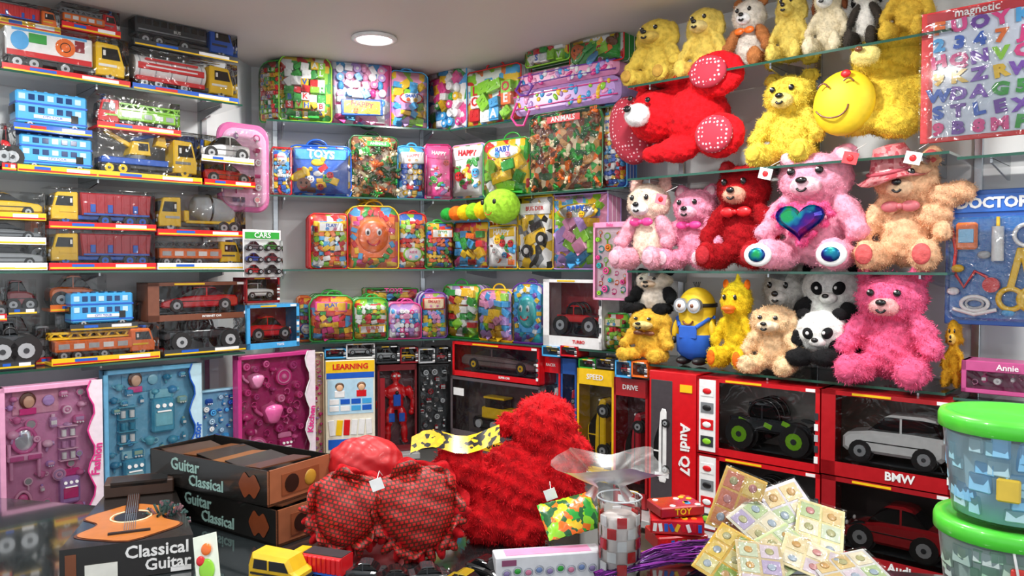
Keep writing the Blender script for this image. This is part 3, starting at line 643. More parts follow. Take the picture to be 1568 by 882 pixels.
def carbox(run,x0,x1,yt,base,c,carc,kind='sport',off=0,d=.16,text=None,tsize=.03,left=0,hub='slv',panel=None,name='boxed_toy_car',flip=False,inner='dgry',bot=.012,ks=1,b=.014):
    s,w,h,z=put(run,x0,x1,yt,base,off); mb=MB(); wbox(mb,w,h,d,c,b,inner,left,bot)
    ww=w-2*b-left; L=ww*.92*ks; H=min((h-bot)*.72,L*.52); mb.T=TR(left/2,.03,b+.004+bot); mb.box((0,d*.38,0),(ww*.9,d*.6,.006),P('dgry')); mb.T=TR(left/2,.022,b+.008+bot)
    car(mb,L,H,min(.1,d-.06),carc,kind,hub,flip); mb.T=Matrix.Identity(4)
    if text: mb.text(text,w*.12,(.014+bot)/2+.002,tsize,P('wht' if c not in('wht','#e8e8e8') else 'red'),-.003,bold=.03)
    if panel:
        mb.box((-w/2+left/2+.005,-.002,h/2),(left*.9,.002,h*.94),P(panel)); 
        for i in range(4):
            mb.box((-w/2+left/2+.005,-.004,h*(.16+.22*i)),(left*.7,.002,h*.14),P(['dgry','red','gry','wht'][i]),.001)
            mb.ell((-w/2+left/2+.005,-.006,h*(.16+.22*i)),(left*.25,.002,h*.04),P(['lime','wht','blk','red'][i]),8,5)
    mb.box((w/2-.03,-.002,h-b/2),(.03,.002,b*.7),P('wht')); mb.box((-w*.1,-.002,h-b/2),(w*.3,.002,b*.5),P('yel'))
    for i in range(5): mb.box((w*.49-.006,-.003,h*(.15+.13*i)),(.012,.002,h*.08),P(['wht','dgry','slv'][i%3]))
    stand(mb,name,run,s,off,z)
def acc(mb,k,x,z,a,c,c2):
    C=P(c,.25);D=P(c2,.25)
    if k==0: mb.tor((x,0,z),a*.6,a*.13,'y',C); mb.box((x,0,z-a*1.1),(a*.26,.01,a*.9),C,.003); mb.cyl((x,0,z),a*.5,.004,'y',P('#e8eef4',.05,.6),16)
    elif k==1:
        mb.box((x,0,z),(a*1.7,.012,a*.35),C,.003)
        for i in range(8): mb.box((x+(-.75+.21*i)*a,0,z-a*.35),(a*.08,.006,a*.5),C)
    elif k==2: mb.ell((x,0,z),(a*.75,.02,a*.6),C); mb.cyl((x+a*.7,0,z),a*.35,a*.4,'x',D,12); mb.box((x-a*.1,0,z-a*.8),(a*.35,.016,a*1.0),D,.004,RY(10))
    elif k==3: mb.box((x,0,z),(a*.8,.024,a*1.3),C,.005); mb.cyl((x,0,z+a*.8),a*.24,a*.4,'z',D,10); mb.box((x,-.013,z),(a*.6,.002,a*.5),P('wht'))
    elif k==4: mb.box((x,0,z),(a*1.7,.024,a*1.3),C,.006); mb.box((x,-.013,z+a*.15),(a*1.2,.004,a*.6),D,.002); [mb.cyl((x+q*a*.4,-.013,z-a*.4),a*.14,.006,'y',P('wht'),8) for q in(-1,0,1)]
    elif k==5: mb.cyl((x,0,z),a*.75,.024,'y',C,20); mb.tor((x,-.012,z),a*.55,.004,'y',D); mb.ell((x,-.012,z),(a*.25,.01,a*.25),D,10,6)
    elif k==6: mb.tor((x,0,z),a*.7,a*.14,'y',C,200,520,16); mb.ell((x,-.004,z-a*.7),(a*.3,.012,a*.3),D)
    elif k==7:
        for q in(-1,1): mb.tor((x+q*a*.3,0,z-a*.5),a*.28,a*.09,'y',C); mb.box((x-q*a*.05,0,z+a*.3),(a*.2,.008,a*1.2),C,.001,RY(q*14))
    elif k==8: mb.lathe([(0,-.5*a),(a*.4,-.5*a),(a*.5,-.3*a),(a*.7,.3*a),(a*.6,.5*a),(a*.2,.65*a),(0,.8*a)],(x,0,z),C,14); mb.tor((x+a*.8,0,z),a*.3,a*.09,'y',D); mb.tube([(x-a*.6,0,z),(x-a*1.0,0,z+a*.3),(x-a*1.1,0,z+a*.6)],a*.12,C)
    elif k=='vanity':
        mb.box((x,0,z),(a*1.3,.035,a*.3),C,.006); [mb.box((x+q*a*.5,0,z-a*.5),(a*.12,.03,a*.8),C,.004) for q in(-1,1)]; [mb.box((x+q*a*.32,-.02,z),(a*.5,.004,a*.2),D,.002) for q in(-1,1)]
        mb.tor((x,0,z+a*.7),a*.42,a*.08,'y',D,sz=1.2); mb.ell((x,0,z+a*.7),(a*.36,.006,a*.44),P('#dfe6ee',.05,.5),18); [mb.cyl((x+q*a*.55,0,z+a*.35),a*.08,a*.5,'z',C,8) for q in(-1,1)]
    elif k=='stove':
        mb.box((x,0,z),(a*1.0,.04,a*1.5),C,.008); mb.box((x,-.021,z-a*.15),(a*.75,.004,a*.6),D,.003); mb.box((x,-.024,z+a*.2),(a*.6,.006,a*.06),P('wht')); [mb.cyl((x+q*a*.28,-.022,z+a*.45),a*.09,.01,'y',P('wht'),10) for q in(-1,0,1)]; mb.box((x,.0,z+a*.95),(a*1.05,.01,a*.4),D,.004)
    elif k=='chair':
        mb.box((x,0,z),(a*.7,.035,a*.14),C,.005); mb.tor((x,.0,z+a*.1),a*.32,a*.07,'y',D,0,180,12,6,sz=1.7); [mb.box((x+q*a*.27,0,z-a*.35),(a*.08,.02,a*.6),C,.002) for q in(-1,1)]; mb.ell((x,0,z+a*.3),(a*.2,.008,a*.22),C)
    elif k=='lamp': mb.cyl((x,0,z),a*.05,a*1.2,'z',C,8); mb.cyl((x,0,z+a*.7),a*.4,a*.5,'z',D,16,a*.2); mb.cyl((x,0,z-a*.6),a*.3,a*.1,'z',C,14)
    elif k=='tower':
        mb.box((x,.01,z),(a*.9,.02,a*2.0),D,.004); 
        for j in range(4): mb.box((x,0,z-a*.95+a*.63*j),(a*.95,.04,a*.07),C,.002)
        for j in range(3): [mb.cyl((x+q*a*.22,-.01,z-a*.68+a*.63*j),a*.13,a*.36,'z',P('wht' if (j+q)%2 else c2),10) for q in(-1,1)]
    elif k=='photo':
        mb.box((x,.008,z),(a*2.2,.004,a*1.3),D); mb.ell((x-a*.4,0,z+a*.1),(a*.4,.004,a*.45),P('#6a4030'),14); mb.ell((x-a*.36,-.004,z+a*.02),(a*.27,.004,a*.33),P('#e8b898'),14); mb.box((x-a*.4,-.0,z-a*.5),(a*.8,.004,a*.35),P('pink'),.002); mb.ell((x+a*.6,0,z),(a*.3,.004,a*.3),C)
def blister(run,x0,x1,yt,base,frame,back,cols,off=.0,d=.05,big=(),seed=1,title=None,tc='wht',name='toy_set_box',film=True,lean=0,kinds=(0,1,2,3,4,5,6,8),fancy=False,a=None,yaw=0,n=60):
    s,w,h,z=put(run,x0,x1,yt,base,off); mb=MB(); F=P(frame,.3); b=min(.018,w*.06)
    mb.box((0,d-.004,h/2),(w,.008,h),F); mb.box((0,d-.01,h/2),(w-.01,.006,h-.01),P(back,.35))
    for q in(-1,1): mb.box((q*(w/2-b/2),d/2-.004,h/2),(b,d-.008,h),F,.002)
    mb.box((0,d/2-.004,b/2),(w,d-.008,b),F,.002); hb=b*(2.2 if title else 1); mb.box((0,d/2-.004,h-hb/2),(w,d-.008,hb),F,.002)
    if title: mb.text(title,0,h-hb/2,hb*.75,P(tc),-.006)
    R=random.Random(seed); a=a or min(w,h)*.1; pl=[]
    mb.T=TR(0,d*.5,0)
    for (k,bx,bz,ba,c,c2) in big:
        x=bx*w; zz=bz*h; A=ba*w; acc(mb,k,x,zz,A,c,c2); pl.append((x,zz,A*.8))
    rim=w/2-b*(2.6 if fancy else 1)
    for t in range(n*12):
        q=a*R.uniform(.6,1.25); x=R.uniform(-w/2+b+q*.8,rim-q*.8); zz=R.uniform(b+q,h-hb-q)
        if any(math.hypot(x-px,zz-pz)<(q+pr)*.82 for px,pz,pr in pl): continue
        pl.append((x,zz,q)); acc(mb,R.choice(kinds),x,zz,q*.85,R.choice(cols),R.choice(cols))
    mb.T=Matrix.Identity(4)
    if fancy:
        poly=[(w/2,b),(w/2,h)]+[(w/2-b*(2.2+.7*math.sin(i*1.3)),h-i*(h-b)/16) for i in range(17)]
        mb.ext(poly,-.003,.0,P('#f4e4f0' if tc!='blue' else '#c4e4f4',.3)); mb.tube([(x,-.004,q) for x,q in poly[2:]],.003,P(tc))
        mb.text({'pink':'Fashion','blue':'Doctor'}.get(tc,'Kitchen'),w/2-b*1.2,h*.42,b*2.2,P(tc if tc!='wht' else 'pink'),-.006,RY(-84),bold=.03)
    if film: mb.add([(-w/2+b,0,b),(w/2-b,0,b),(w/2-b,0,h-hb),(-w/2+b,0,h-hb)],[(0,1,2,3)],SHEET)
    stand(mb,name,run,s,off,z,yaw,RX(-lean))
B=blister
B(RL,-200,-4,600,-1,'lil','lpink',['pink','lil','wht'],seed=8,name='beauty_set_box')
B(RL,-2,156,588,-1,'#eca8cc','#d890ba',['#e48cbc','#f0b4d4','lil','#c8a0cc','#f4cce0','#dc78ac'],off=-.02,seed=11,tc='pink',fancy=True,name='beauty_set_box',kinds=(0,2,3,4,5,8),a=.03,
  big=(('photo',-.14,.88,.2,'lil','#e0a0b8'),('vanity',-.26,.5,.26,'#f0b0d4','#d868a4'),('tower',.16,.56,.2,'#f4c4dc','#c890bc'),('stove',.17,.22,.2,'lil','pink'),('chair',-.28,.16,.24,'#e868a8','#f0b0d0')))
B(RL,158,308,562,-1,'#6cb4dc','#70b4d4',['#4ca4c4','#3490b8','#6cc0d4','#90ccdc','#4098cc','#a8c8b0'],off=.05,seed=4,fancy=True,tc='blue',name='doctor_set_box',kinds=(2,3,4,5,8,4),a=.03,
  big=(('photo',-.1,.9,.18,'#8cc8dc','#5ca0c4'),('tower',-.26,.58,.2,'#58b0cc','#3c94b4'),('stove',.1,.62,.24,'#50a8c8','#88ccdc'),('stove',-.2,.2,.22,'#48a0c4','#a0d4e0'),('chair',.16,.24,.22,'#3c98bc','#70bcd0')))
B(RL,307,362,596,-1,'#98c8e0','#78b4d8',['sky','wht','#a8c8e0','blue'],off=.08,seed=6,name='toy_card_pack',d=.03,kinds=(3,4,5),a=.02)
B(RL,364,482,541,-1,'#c83884','#a82468',['#d83c8c','#e464a4','#c02878','#e890bc','#b83880'],off=.02,seed=9,fancy=True,name='kitchen_set_box',kinds=(5,6,8,5,2),a=.03,
  big=((8,-.05,.5,.2,'#e464a4','#c02878'),(8,-.25,.78,.15,'#e890bc','#c02878'),(5,.1,.8,.14,'#d83c8c','#e890bc'),(5,-.25,.25,.16,'#e464a4','#f0a8cc'),('stove',.12,.2,.17,'#c83080','#e890bc')))
B(RM,474,496,540,-1,'crm','crm',['lil','pink'],off=-.0,seed=3,name='doll_box',d=.05,a=.016)
def edbox():
    s,w,h,z=put(RM,498,574,551,-1,.02); mb=MB(); mb.box((0,.03,h/2),(w,.06,h),P('#f0ead8'),.003); mb.box((0,-.001,h*.93),(w*.98,.003,h*.12),P('yel')); mb.text('LEARNING',0,h*.93,w*.15,P('red'),-.004,bold=.03)
    R=random.Random(2)
    mb.box((0,-.001,h*.84),(w*.96,.003,h*.06),P('blue')); mb.box((0,-.0015,h*.62),(w*.92,.003,h*.36),P('#b8dcf0'))
    for q,c in((-.22,'#5a3a20'),(.22,'#7a5030')):
        mb.ell((q*w,-.004,h*.73),(w*.09,.004,h*.04),P(c)); mb.ell((q*w,-.006,h*.715),(w*.07,.004,h*.035),P('#e8b890')); mb.box((q*w,-.004,h*.65),(w*.2,.004,h*.07),P('red' if q>0 else 'wht'),.002)
    for i in range(4):
        for j in range(2): mb.box((-.33*w+i*w*.22,-.004,h*(.5+.07*j)),(w*.19,.003,h*.055),P(R.choice(['wht','sky','blue','wht'])),.001)
    for i in range(6): mb.box((-.38*w+i*w*.15,-.003,h*.3),(w*.12,.004,h*.16),P(R.choice(['sky','yel','blue','red','wht'])),.001,RY(R.uniform(-6,6)))
    mb.box((0,-.003,h*.13),(w*.9,.003,h*.1),P('blue')); stand(mb,'learning_kit_box',RM,s,.02,z)
edbox()
def figbox(run,x0,x1,yt,c,off):
    s,w,h,z=put(run,x0,x1,yt,-1,off); mb=MB(); wbox(mb,w,h,.08,c,.01,'#5a3038',0,.02,.02)
    H=h*.84; z0=.035; q=1.35
    bl=[(0,.04,z0+H*.92,.055*H*q,.05*H*q,.075*H),(0,.04,z0+H*.82,.03*H*q,.03*H*q,.05*H),(0,.04,z0+H*.7,.12*H*q,.06*H*q,.12*H),(0,.04,z0+H*.55,.08*H*q,.05*H*q,.1*H)]
    bl+=sym([(.15*H*q,.04,z0+H*.68,.042*H*q,.042*H*q,.11*H,RY(-18)),(.175*H*q,.035,z0+H*.52,.032*H*q,.032*H*q,.11*H,RY(6)),(.15*H*q,.02,z0+H*.42,.03*H*q,.03*H*q,.04*H),(.065*H*q,.04,z0+H*.36,.05*H*q,.05*H*q,.15*H,RY(-6)),(.085*H*q,.04,z0+H*.14,.036*H*q,.04*H*q,.14*H),(.09*H*q,.03,z0+H*.02,.035*H*q,.05*H*q,.025*H)])
    plushpart(mb,bl,P('red',.25),.004,0,lump=0); 
    for k in(-1,1): mb.ell((k*.03*H,.04-.062*H,z0+H*.93),(.02*H,.006,.018*H),P('wht'),8,6); mb.box((k*.07*H,.04-.07*H,z0+H*.36),(.08*H,.006,.12*H),P('blue'),.002)
    mb.box((0,.04-.085*H,z0+H*.6),(.1*H,.01,.16*H),P('blue'),.002); mb.ell((0,.04-.09*H,z0+H*.7),(.025*H,.006,.03*H),P('blk'),10,6)
    mb.box((-w*.38,-.002,h*.5),(w*.12,.002,h*.7),P('dred')); stand(mb,'boxed_action_figure',run,s,off,z)
figbox(RM,578,638,558,'#6a1a20',.04)
B(RM,641,690,558,-1,'blk','dgry',['gry','dgry','#504848','slv','dred'],off=.03,seed=13,name='boxed_toy_gun',kinds=(3,4,5),d=.07,a=.022)
for x0,x1,yt,yb,c,cc,k in((497,530,534,549,'sky','red','sport'),(530,574,526,549,'wht','slv','sport'),(575,612,530,556,'dgry','slv','sport'),(613,640,532,556,'dred','yel','suv'),(641,666,534,556,'slv','blk','suv'),(667,690,532,556,'blk','red','sport')):
    carbox(RM,x0,x1,yt,(yb,),c,cc,k,.03,.1,bot=.002,b=.006)
for x0,x1,yt,yb,c,cc,k in((830,858,530,546,'sky','yel','sport'),(858,884,530,546,'red','wht','suv'),(886,912,550,565,'grn','red','sport'),(913,940,550,565,'dgry','yel','sport'),(942,966,552,578,'sky','red','suv'),(967,992,554,578,'org','dgry','sport')):
    carbox(RR if x0<942 else RP,x0,x1,yt,(yb,),c,cc,k,-.01,.09,bot=.002,b=.006)
carbox(RR,693,826,528,(582,),'red','#6a5a58','sport',.0,.14,'SUPER CAR',.014,name='boxed_toy_car',hub='yel',inner='#5a4848')
def consbox():
    s,w,h,z=put(RR,690,828,584,-1,.0); mb=MB(); wbox(mb,w,h,.14,'#5c5256',.014,'#5a4e4e',.0,h*.25)
    mb.T=TR(0.02,.03,h*.31); L=w*.7; H=h*.42
    mb.box((0,.05,H*.2),(L,.08,H*.36),P('blk'),.012)
    for i in range(4): mb.cyl((-.36*L+i*.24*L,.005,H*.2),H*.13,.014,'y',P('slv'),12)
    mb.box((-.05*L,.05,H*.55),(L*.6,.07,H*.36),P('yel'),.006); mb.box((-.15*L,.05,H*.85),(L*.3,.06,H*.34),P('blk',.1),.004); mb.box((-.15*L,.05,H*1.04),(L*.33,.065,H*.06),P('yel'))
    mb.box((.25*L,.05,H*.85),(L*.5,.025,H*.13),P('yel'),.003,RY(-35)); mb.box((.4*L,.05,H*.8),(L*.35,.025,H*.13),P('yel'),.003,RY(60)); mb.box((.42*L,.05,H*.4),(L*.2,.06,H*.24),P('gry'),.006)
    mb.T=Matrix.Identity(4); mb.box((-.4*w,-.001,h*.8),(.12*w,.003,h*.1),P('wht')); mb.box((.0,-.001,h*.14),(.7*w,.003,h*.14),P('yel')); mb.text('POWER',0,h*.14,h*.1,P('blk'),-.003,bold=.04); stand(mb,'boxed_toy_excavator',RR,s,0,z)
consbox()
def slim(run,x0,x1,yt,c,c2,off,base=-1,txt='RACER',name='boxed_toy_vehicle',carc='blk',ts=.17):
    s,w,h,z=put(run,x0,x1,yt,base,off); mb=MB(); wbox(mb,w,h,.1,c,.01,c2,0,h*.1,h*.12)
    mb.T=TR(0,.02,h*.45)@RY(-90)@TR(0,0,-w*.3); car(mb,min(h*.62,.28),w*.6,.06,carc,'sport'); mb.T=Matrix.Identity(4)
    if txt: mb.text(txt,0,h*.93,w*ts,P('wht'),-.003)
    mb.box((0,-.002,h*.05),(w*.7,.002,h*.05),P('wht')); mb.box((0,-.002,h*.12),(w*.5,.002,h*.02),P('yel'))
    stand(mb,name,run,s,off,z)
slim(RR,830,858,547,'red','sky',.04,carc='wht'); slim(RR,859,883,549,'#2858a8','dgry',.04,carc='red',txt=''); slim(RR,884,940,566,'yel','#584818',-.02,carc='yel',txt='SPEED'); slim(RR,894,965,556,'dgrn','gry',.12,txt='',carc='slv')
slim(RP,940,992,580,'#a81820','#5a3034',.02,carc='#c02838',txt='DRIVE')
def suvbox():
    s,w,h,z=put(RP,994,1066,570,-1,-.03); mb=MB(); mb.box((0,.09,h/2),(w,.18,h),P('red',.25),.003)
    mb.box((-.22*w,-.001,h*.52),(w*.46,.003,h*.84),P('#4a4448',.1),.002); mb.T=TR(-.22*w,.0,h*.5)@RY(-90)@TR(0,-.005,-w*.18); car(mb,h*.5,w*.36,.03,'wht','suv'); mb.T=Matrix.Identity(4)
    mb.text('Audi Q7',.28*w,h*.5,w*.27,P('wht'),-.003,RY(90),bold=.03); mb.box((.3*w,-.002,h*.9),(w*.25,.003,h*.05),P('yel')); mb.box((-.2*w,-.003,h*.3),(w*.3,.003,h*.03),P('wht'))
    stand(mb,'boxed_toy_car',RP,s,-.03,z)
suvbox()
carbox(RP,1068,1256,586,(708,),'#c81620','dgry','jeep',-.03,.17,None,left=.07,hub='lime',panel='wht',name='boxed_toy_jeep',inner='#98948f')
carbox(RP,1068,1256,710,-1,'#c81620','#504848','jeep',-.03,.17,None,left=.07,panel='wht',name='boxed_toy_jeep',inner='#585050')
carbox(RP,1258,1462,606,(742,),'#b01820','wht','suv',-.03,.17,'BMW',.035,flip=True,left=.03,inner='#54483f',bot=.03)
carbox(RP,1258,1462,744,-1,'#9c1820','#a81c24','sport',-.03,.17,'Audi',.035,flip=True,left=.03,inner='#3c3030',bot=.03)
carbox(RP,1464,1640,640,(760,),'dred','blk','suv',-.03,.17,None); carbox(RP,1464,1640,762,-1,'dred','gry','suv',-.03,.17,None)
carbox(RR,832,922,428,0,'#e8e8e8','red','jeep',.0,.14,'TURBO',.02,name='boxed_toy_jeep',hub='slv',inner='#8a2028',bot=.035,left=.02); 
carbox(RL,226,378,432,(490,),'#7a4630','red','sport',.05,.12,'INTERNET CAR',.012,inner='dgry',left=.03,flip=True)
carbox(RL,378,458,466,0,'sky','red','sport',.03,.12,'TOYS',.014,left=0,inner='dred')
carbox(RL,376,428,425,(464,),'dred','wht','suv',.03,.12,None,left=0,inner='dgry',bot=.002,b=.008)
def heartcard():
    s,w,h,z=put(RL,330,412,182,(322,),.0); mb=MB(); mb.loft(rr(w,h,.06,.06),.02,.006,P('#c8689c',.2)); mb.loft(rr(w*.86,h*.88,.06,.05,z0=h*.06),.014,.006,P('#d8a4c4',.1),-.008)
    R=random.Random(1)
    mb.T=TR(0,-.02,0)
    for i in range(6):
        for j in(-1,1): acc(mb,R.choice([0,1,3,5,6,2]),j*.2*w,h*(.14+.14*i),.02,R.choice(['pink','#b890c0','wht','mag','#7c6ca0']),'wht')
    mb.T=Matrix.Identity(4)
    mb.add([(x,-.05,z) for x,z in rr(w*.9,h*.9,.06,.05,z0=h*.05)],[tuple(range(28))],FILM)
    s,_=RL.hit(371,250,.12); stand(mb,'doll_accessory_blister',RL,s,.1,z)
heartcard()
def minicard():
    s,w,h,z=put(RL,372,430,352,(424,),-.0); mb=MB(); mb.box((0,.003,h/2),(w,.004,h),P('wht'),.001); mb.box((0,.0,h*.88),(w*.9,.003,h*.14),P('grn')); mb.text('CARS',0,h*.88,w*.18,P('wht'),-.003)
    for j in range(3):
        for i in range(2):
            mb.T=TR((-.24+.48*i)*w,-.018,h*(.06+.25*j)); car(mb,w*.44,h*.2,.018,['red','dgry','blue','dred','gry','grn'][j*2+i]); mb.T=Matrix.Identity(4)
    mb.cover((0,-.01,h*.4),(w*.96,.024,h*.76),SHEET); stand(mb,'mini_car_blister_card',RL,s,-.0,z)
minicard()
B(RR,908,962,340,(460,),'lpink','#f5d5e0',['teal','lime','pink','org'],off=-.06,seed=5,name='rattle_blister_card',d=.03,kinds=(5,6,0),title='Baby',tc='pink',a=.022)
# ------------------------------------------------------------------ plush shelves
def TD(x0,x1,yt,lev,body,name='teddy_bear_plush',off=.13,yaw=0,run=RP,hfix=None,**k):
    s,w,h,z=put(run,x0,x1,yt,lev,off*.4); h=hfix or h
    mb=MB(); teddy(mb,w,h,body,**k); stand(mb,name,run,s,off,z,yaw,fix=False)
F3=.006
TD(954,1034,2,3,'#d8bc50',name='dog_plush',kind='dog',muz='#d4b85c',pad='#b89040',hfix=.28,seed=1,fur=F3); TD(1032,1104,0,3,'#e0c660','dog_plush',kind='dog',muz='#e8d48c',hfix=.28,seed=2,fur=F3)
TD(1100,1172,0,3,'#dcd4c8','tiger_plush',kind='bear',muz='wht',limb='#b07040',ear='#b07040',hfix=.27,seed=3,bow='org',fur=F3); TD(1170,1230,0,3,'#d8c060','dog_plush',kind='dog',muz='#d8c060',hfix=.27,seed=4,fur=F3)
TD(1226,1292,0,3,'#dccfb0','dog_plush',kind='dog',muz='wht',ear='brn',hfix=.27,seed=5,fur=F3); TD(1288,1344,0,3,'#e0dcd4','dog_plush',kind='dog',muz='wht',ear='blk',limb='#3a342e',hfix=.27,seed=6,fur=F3); TD(1342,1424,0,3,'#cca83c','teddy_bear_plush',muz='crm',hfix=.27,seed=7,fur=F3)
DOT,dnt,db=newmat('polka_dot_fabric'); _tc=dnt.nodes.new('ShaderNodeTexCoord'); _v=dnt.nodes.new('ShaderNodeTexVoronoi'); _v.inputs['Scale'].default_value=68; _v.inputs['Randomness'].default_value=.3
_r=dnt.nodes.new('ShaderNodeValToRGB'); _r.color_ramp.interpolation='CONSTANT'; _r.color_ramp.elements[0].color=lin('#f0c0c8'); _r.color_ramp.elements[1].position=.27; _r.color_ramp.elements[1].color=lin('#b02c40')
dnt.links.new(_tc.outputs['Object'],_v.inputs['Vector']); dnt.links.new(_v.outputs['Distance'],_r.inputs[0]); dnt.links.new(_r.outputs[0],db.inputs['Base Color']); db.inputs['Roughness'].default_value=.8
def redbear():
    off=.13; s0,_=RP.hit(1050,200,off); z0=LV[2]+.005; mb=MB()
    bl=blobs_px(RP,off,s0,z0,[(1068,180,46,48,.0,48),(1012,180,40,40,-.03,40),(1050,128,24,22,0),(1085,140,30,26,-.03),(1112,120,42,34,-.08,22),(1092,208,34,28,-.03),(1120,212,36,34,-.09,22),(1052,232,32,20,-.07),(1022,238,24,14,-.07),(1036,145,17,16,-.02,12),(990,148,16,15,-.0,12)])
    plushpart(mb,bl,FUR('#e01420',.6),.006,.007,1,5)
    for (x,y,rx,rz) in((1110,120,28,24),(1119,212,28,28)):
        b=blobs_px(RP,off,s0,z0,[(x,y,rx,rz,-.13)])[0]; mb.ell(b[:3],(b[3],.022,b[5]),DOT,20)
    b=blobs_px(RP,off,s0,z0,[(966,200,32,54,.0,26,-14)]); plushpart(mb,b,DOT,.006,0); 
    b=blobs_px(RP,off,s0,z0,[(1006,184,18,17,-.14,16)]); plushpart(mb,b,FUR('wht'),.005,.004); b=blobs_px(RP,off,s0,z0,[(1002,178,6,5,-.19),(998,160,4,4,-.15),(1024,162,4,4,-.15)])
    for q in b: mb.ell(q[:3],(q[3],.008,q[5]),P('blk',.15))
    mb.done('teddy_bear_plush',RP.pt(s0,off,z0),RP.a,fix=False)
redbear()
TD(1144,1256,100,2,'#e6cc4c','teddy_bear_plush',muz='#ecd88c',seed=12,fur=.011,pad='#d8bc44',off=.14)
def pillow():
    off=.04; s0,z=RP.hit(1293,212,off); z0=LV[2]+.005; mb=MB()
    b=blobs_px(RP,off,s0,z0,[(1292,158,42,50,0,24,12)]); plushpart(mb,b,P('#f0cc1c',.6,0,0),.006,.0)
    def q(px,py,dy=-.058): t=blobs_px(RP,off,s0,z0,[(px,py,3,3,dy)])[0]; return t[:3]
    mb.tube([q(1276+math.cos(a)*27+4,160+math.sin(a)*24,-.055+.008*abs(math.cos(a))) for a in [i*.22+.1 for i in range(12)]],.0028,P('brn'))
    mb.tube([q(1262+i*4,138-6*math.sin(i*PI/4),-.05) for i in range(5)],.003,P('brn')); mb.tube([q(1300+i*4,128-5*math.sin(i*PI/4),-.05) for i in range(5)],.003,P('brn'))
    mb.ell(q(1302,116,-.04),(.016,.008,.012),P('red',.5)); mb.done('emoji_face_pillow',RP.pt(s0,off,z0),RP.a,fix=False)
pillow()
def yelbear():
    off=.16; s0,_=RP.hit(1350,150,off); z0=LV[2]+.005; mb=MB()
    b=blobs_px(RP,off,s0,z0,[(1365,160,48,50,0,46),(1368,80,50,44,-.0,40),(1340,100,24,22,-.05),(1325,190,36,22,-.08,26),(1385,190,34,26,-.07,26),(1405,150,20,36,-.02),(1328,62,16,15,0),(1408,58,15,15,0)])
    plushpart(mb,b,FUR('#e4c440',.75),.007,.010,1,3); b=blobs_px(RP,off,s0,z0,[(1347,98,19,15,-.14,13)]); plushpart(mb,b,FUR('#f0dc88'),.005,.005)
    for x,y in((1336,82),(1364,78)): t=blobs_px(RP,off,s0,z0,[(x,y,4,4,-.12)])[0]; mb.ell(t[:3],(.009,.009,.01),P('blk',.1))
    t=blobs_px(RP,off,s0,z0,[(1343,92,6,5,-.175)])[0]; mb.ell(t[:3],(.012,.009,.009),P('brn',.2))
    mb.done('teddy_bear_plush',RP.pt(s0,off,z0),RP.a,fix=False)
yelbear()
IR,int_,ib=newmat('iridescent_sequin'); _tc=int_.nodes.new('ShaderNodeTexCoord'); _v=int_.nodes.new('ShaderNodeTexNoise'); _v.inputs['Scale'].default_value=13; _r=int_.nodes.new('ShaderNodeValToRGB'); e=_r.color_ramp.elements
e[0].position=.32; e[0].color=lin('#209858'); e[1].position=.7; e[1].color=lin('#901868'); q=e.new(.48); q.color=lin('#102478'); q=e.new(.4); q.color=lin('#107898'); q=e.new(.58); q.color=lin('#401078')
_w=int_.nodes.new('ShaderNodeTexVoronoi'); _w.inputs['Scale'].default_value=160; _bp=int_.nodes.new('ShaderNodeBump'); _bp.inputs['Strength'].default_value=1; _bp.inputs['Distance'].default_value=.006
int_.links.new(_tc.outputs['Object'],_w.inputs['Vector']); int_.links.new(_w.outputs['Color'],_bp.inputs['Height']); int_.links.new(_bp.outputs[0],ib.inputs['Normal'])
int_.links.new(_tc.outputs['Object'],_v.inputs['Vector']); int_.links.new(_v.outputs['Fac'],_r.inputs[0]); int_.links.new(_r.outputs[0],ib.inputs['Base Color']); ib.inputs['Metallic'].default_value=.6; ib.inputs['Roughness'].default_value=.28
TD(944,1028,270,1,'#eed8c4',limb='#ecaabc',muz='wht',seed=21,pad='#e8b0c0',ear='#e8bcb0',off=.1,fur=.007,bow='pink'); TD(1006,1098,278,1,'#ec98b4',muz='#f0b8ca',seed=22,pad='#f0c4d0',off=.15,bow='pink',fur=.009); TD(1072,1186,238,1,'#a00c16',muz='#e4a890',seed=23,pad='#b02830',off=.14,bow='red',fur=.010)
TD(1162,1328,218,1,'#eea0b8',muz='#f4c8d4',seed=24,off=.12,heart=IR,fur=.008)
TD(1310,1454,220,1,'#ecba92',muz='#f0caa6',seed=25,pad='#d86060',off=.14,fur=.009,bow='#c86870')
mb=MB(); mb.lathe([(0,.085),(.045,.08),(.065,.03),(.075,0),(.11,-.02),(.115,-.016)],(0,0,0),PM(['#d08084','#b84c58','#d89094'],90,'CHEBYCHEV'),28,wave=lambda j,a,r,z:(r*(1+.04*math.sin(5*a)),z+(.006*math.sin(4*a) if j>3 else 0))); mb.tor((0,0,.005),.074,.006,'z',P('#c05060',.6)); 
hs,hz=RP.hit(1368,262,.1); mb.done('plush_sun_hat',RP.pt(hs,.1,hz-.0),RP.a,RX(14)@RY(-8))
mb=MB(); s0,z0=RP.hit(1440,330,.1); b=blobs_px(RP,.1,s0,z0,[(1430,330,24,22,0),(1446,300,22,20,0),(1468,294,22,17,0)]); plushpart(mb,b,FUR('#ecba92'),.006,.01); mb.done('plush_puppy',RP.pt(s0,.1,z0),RP.a,fix=False)
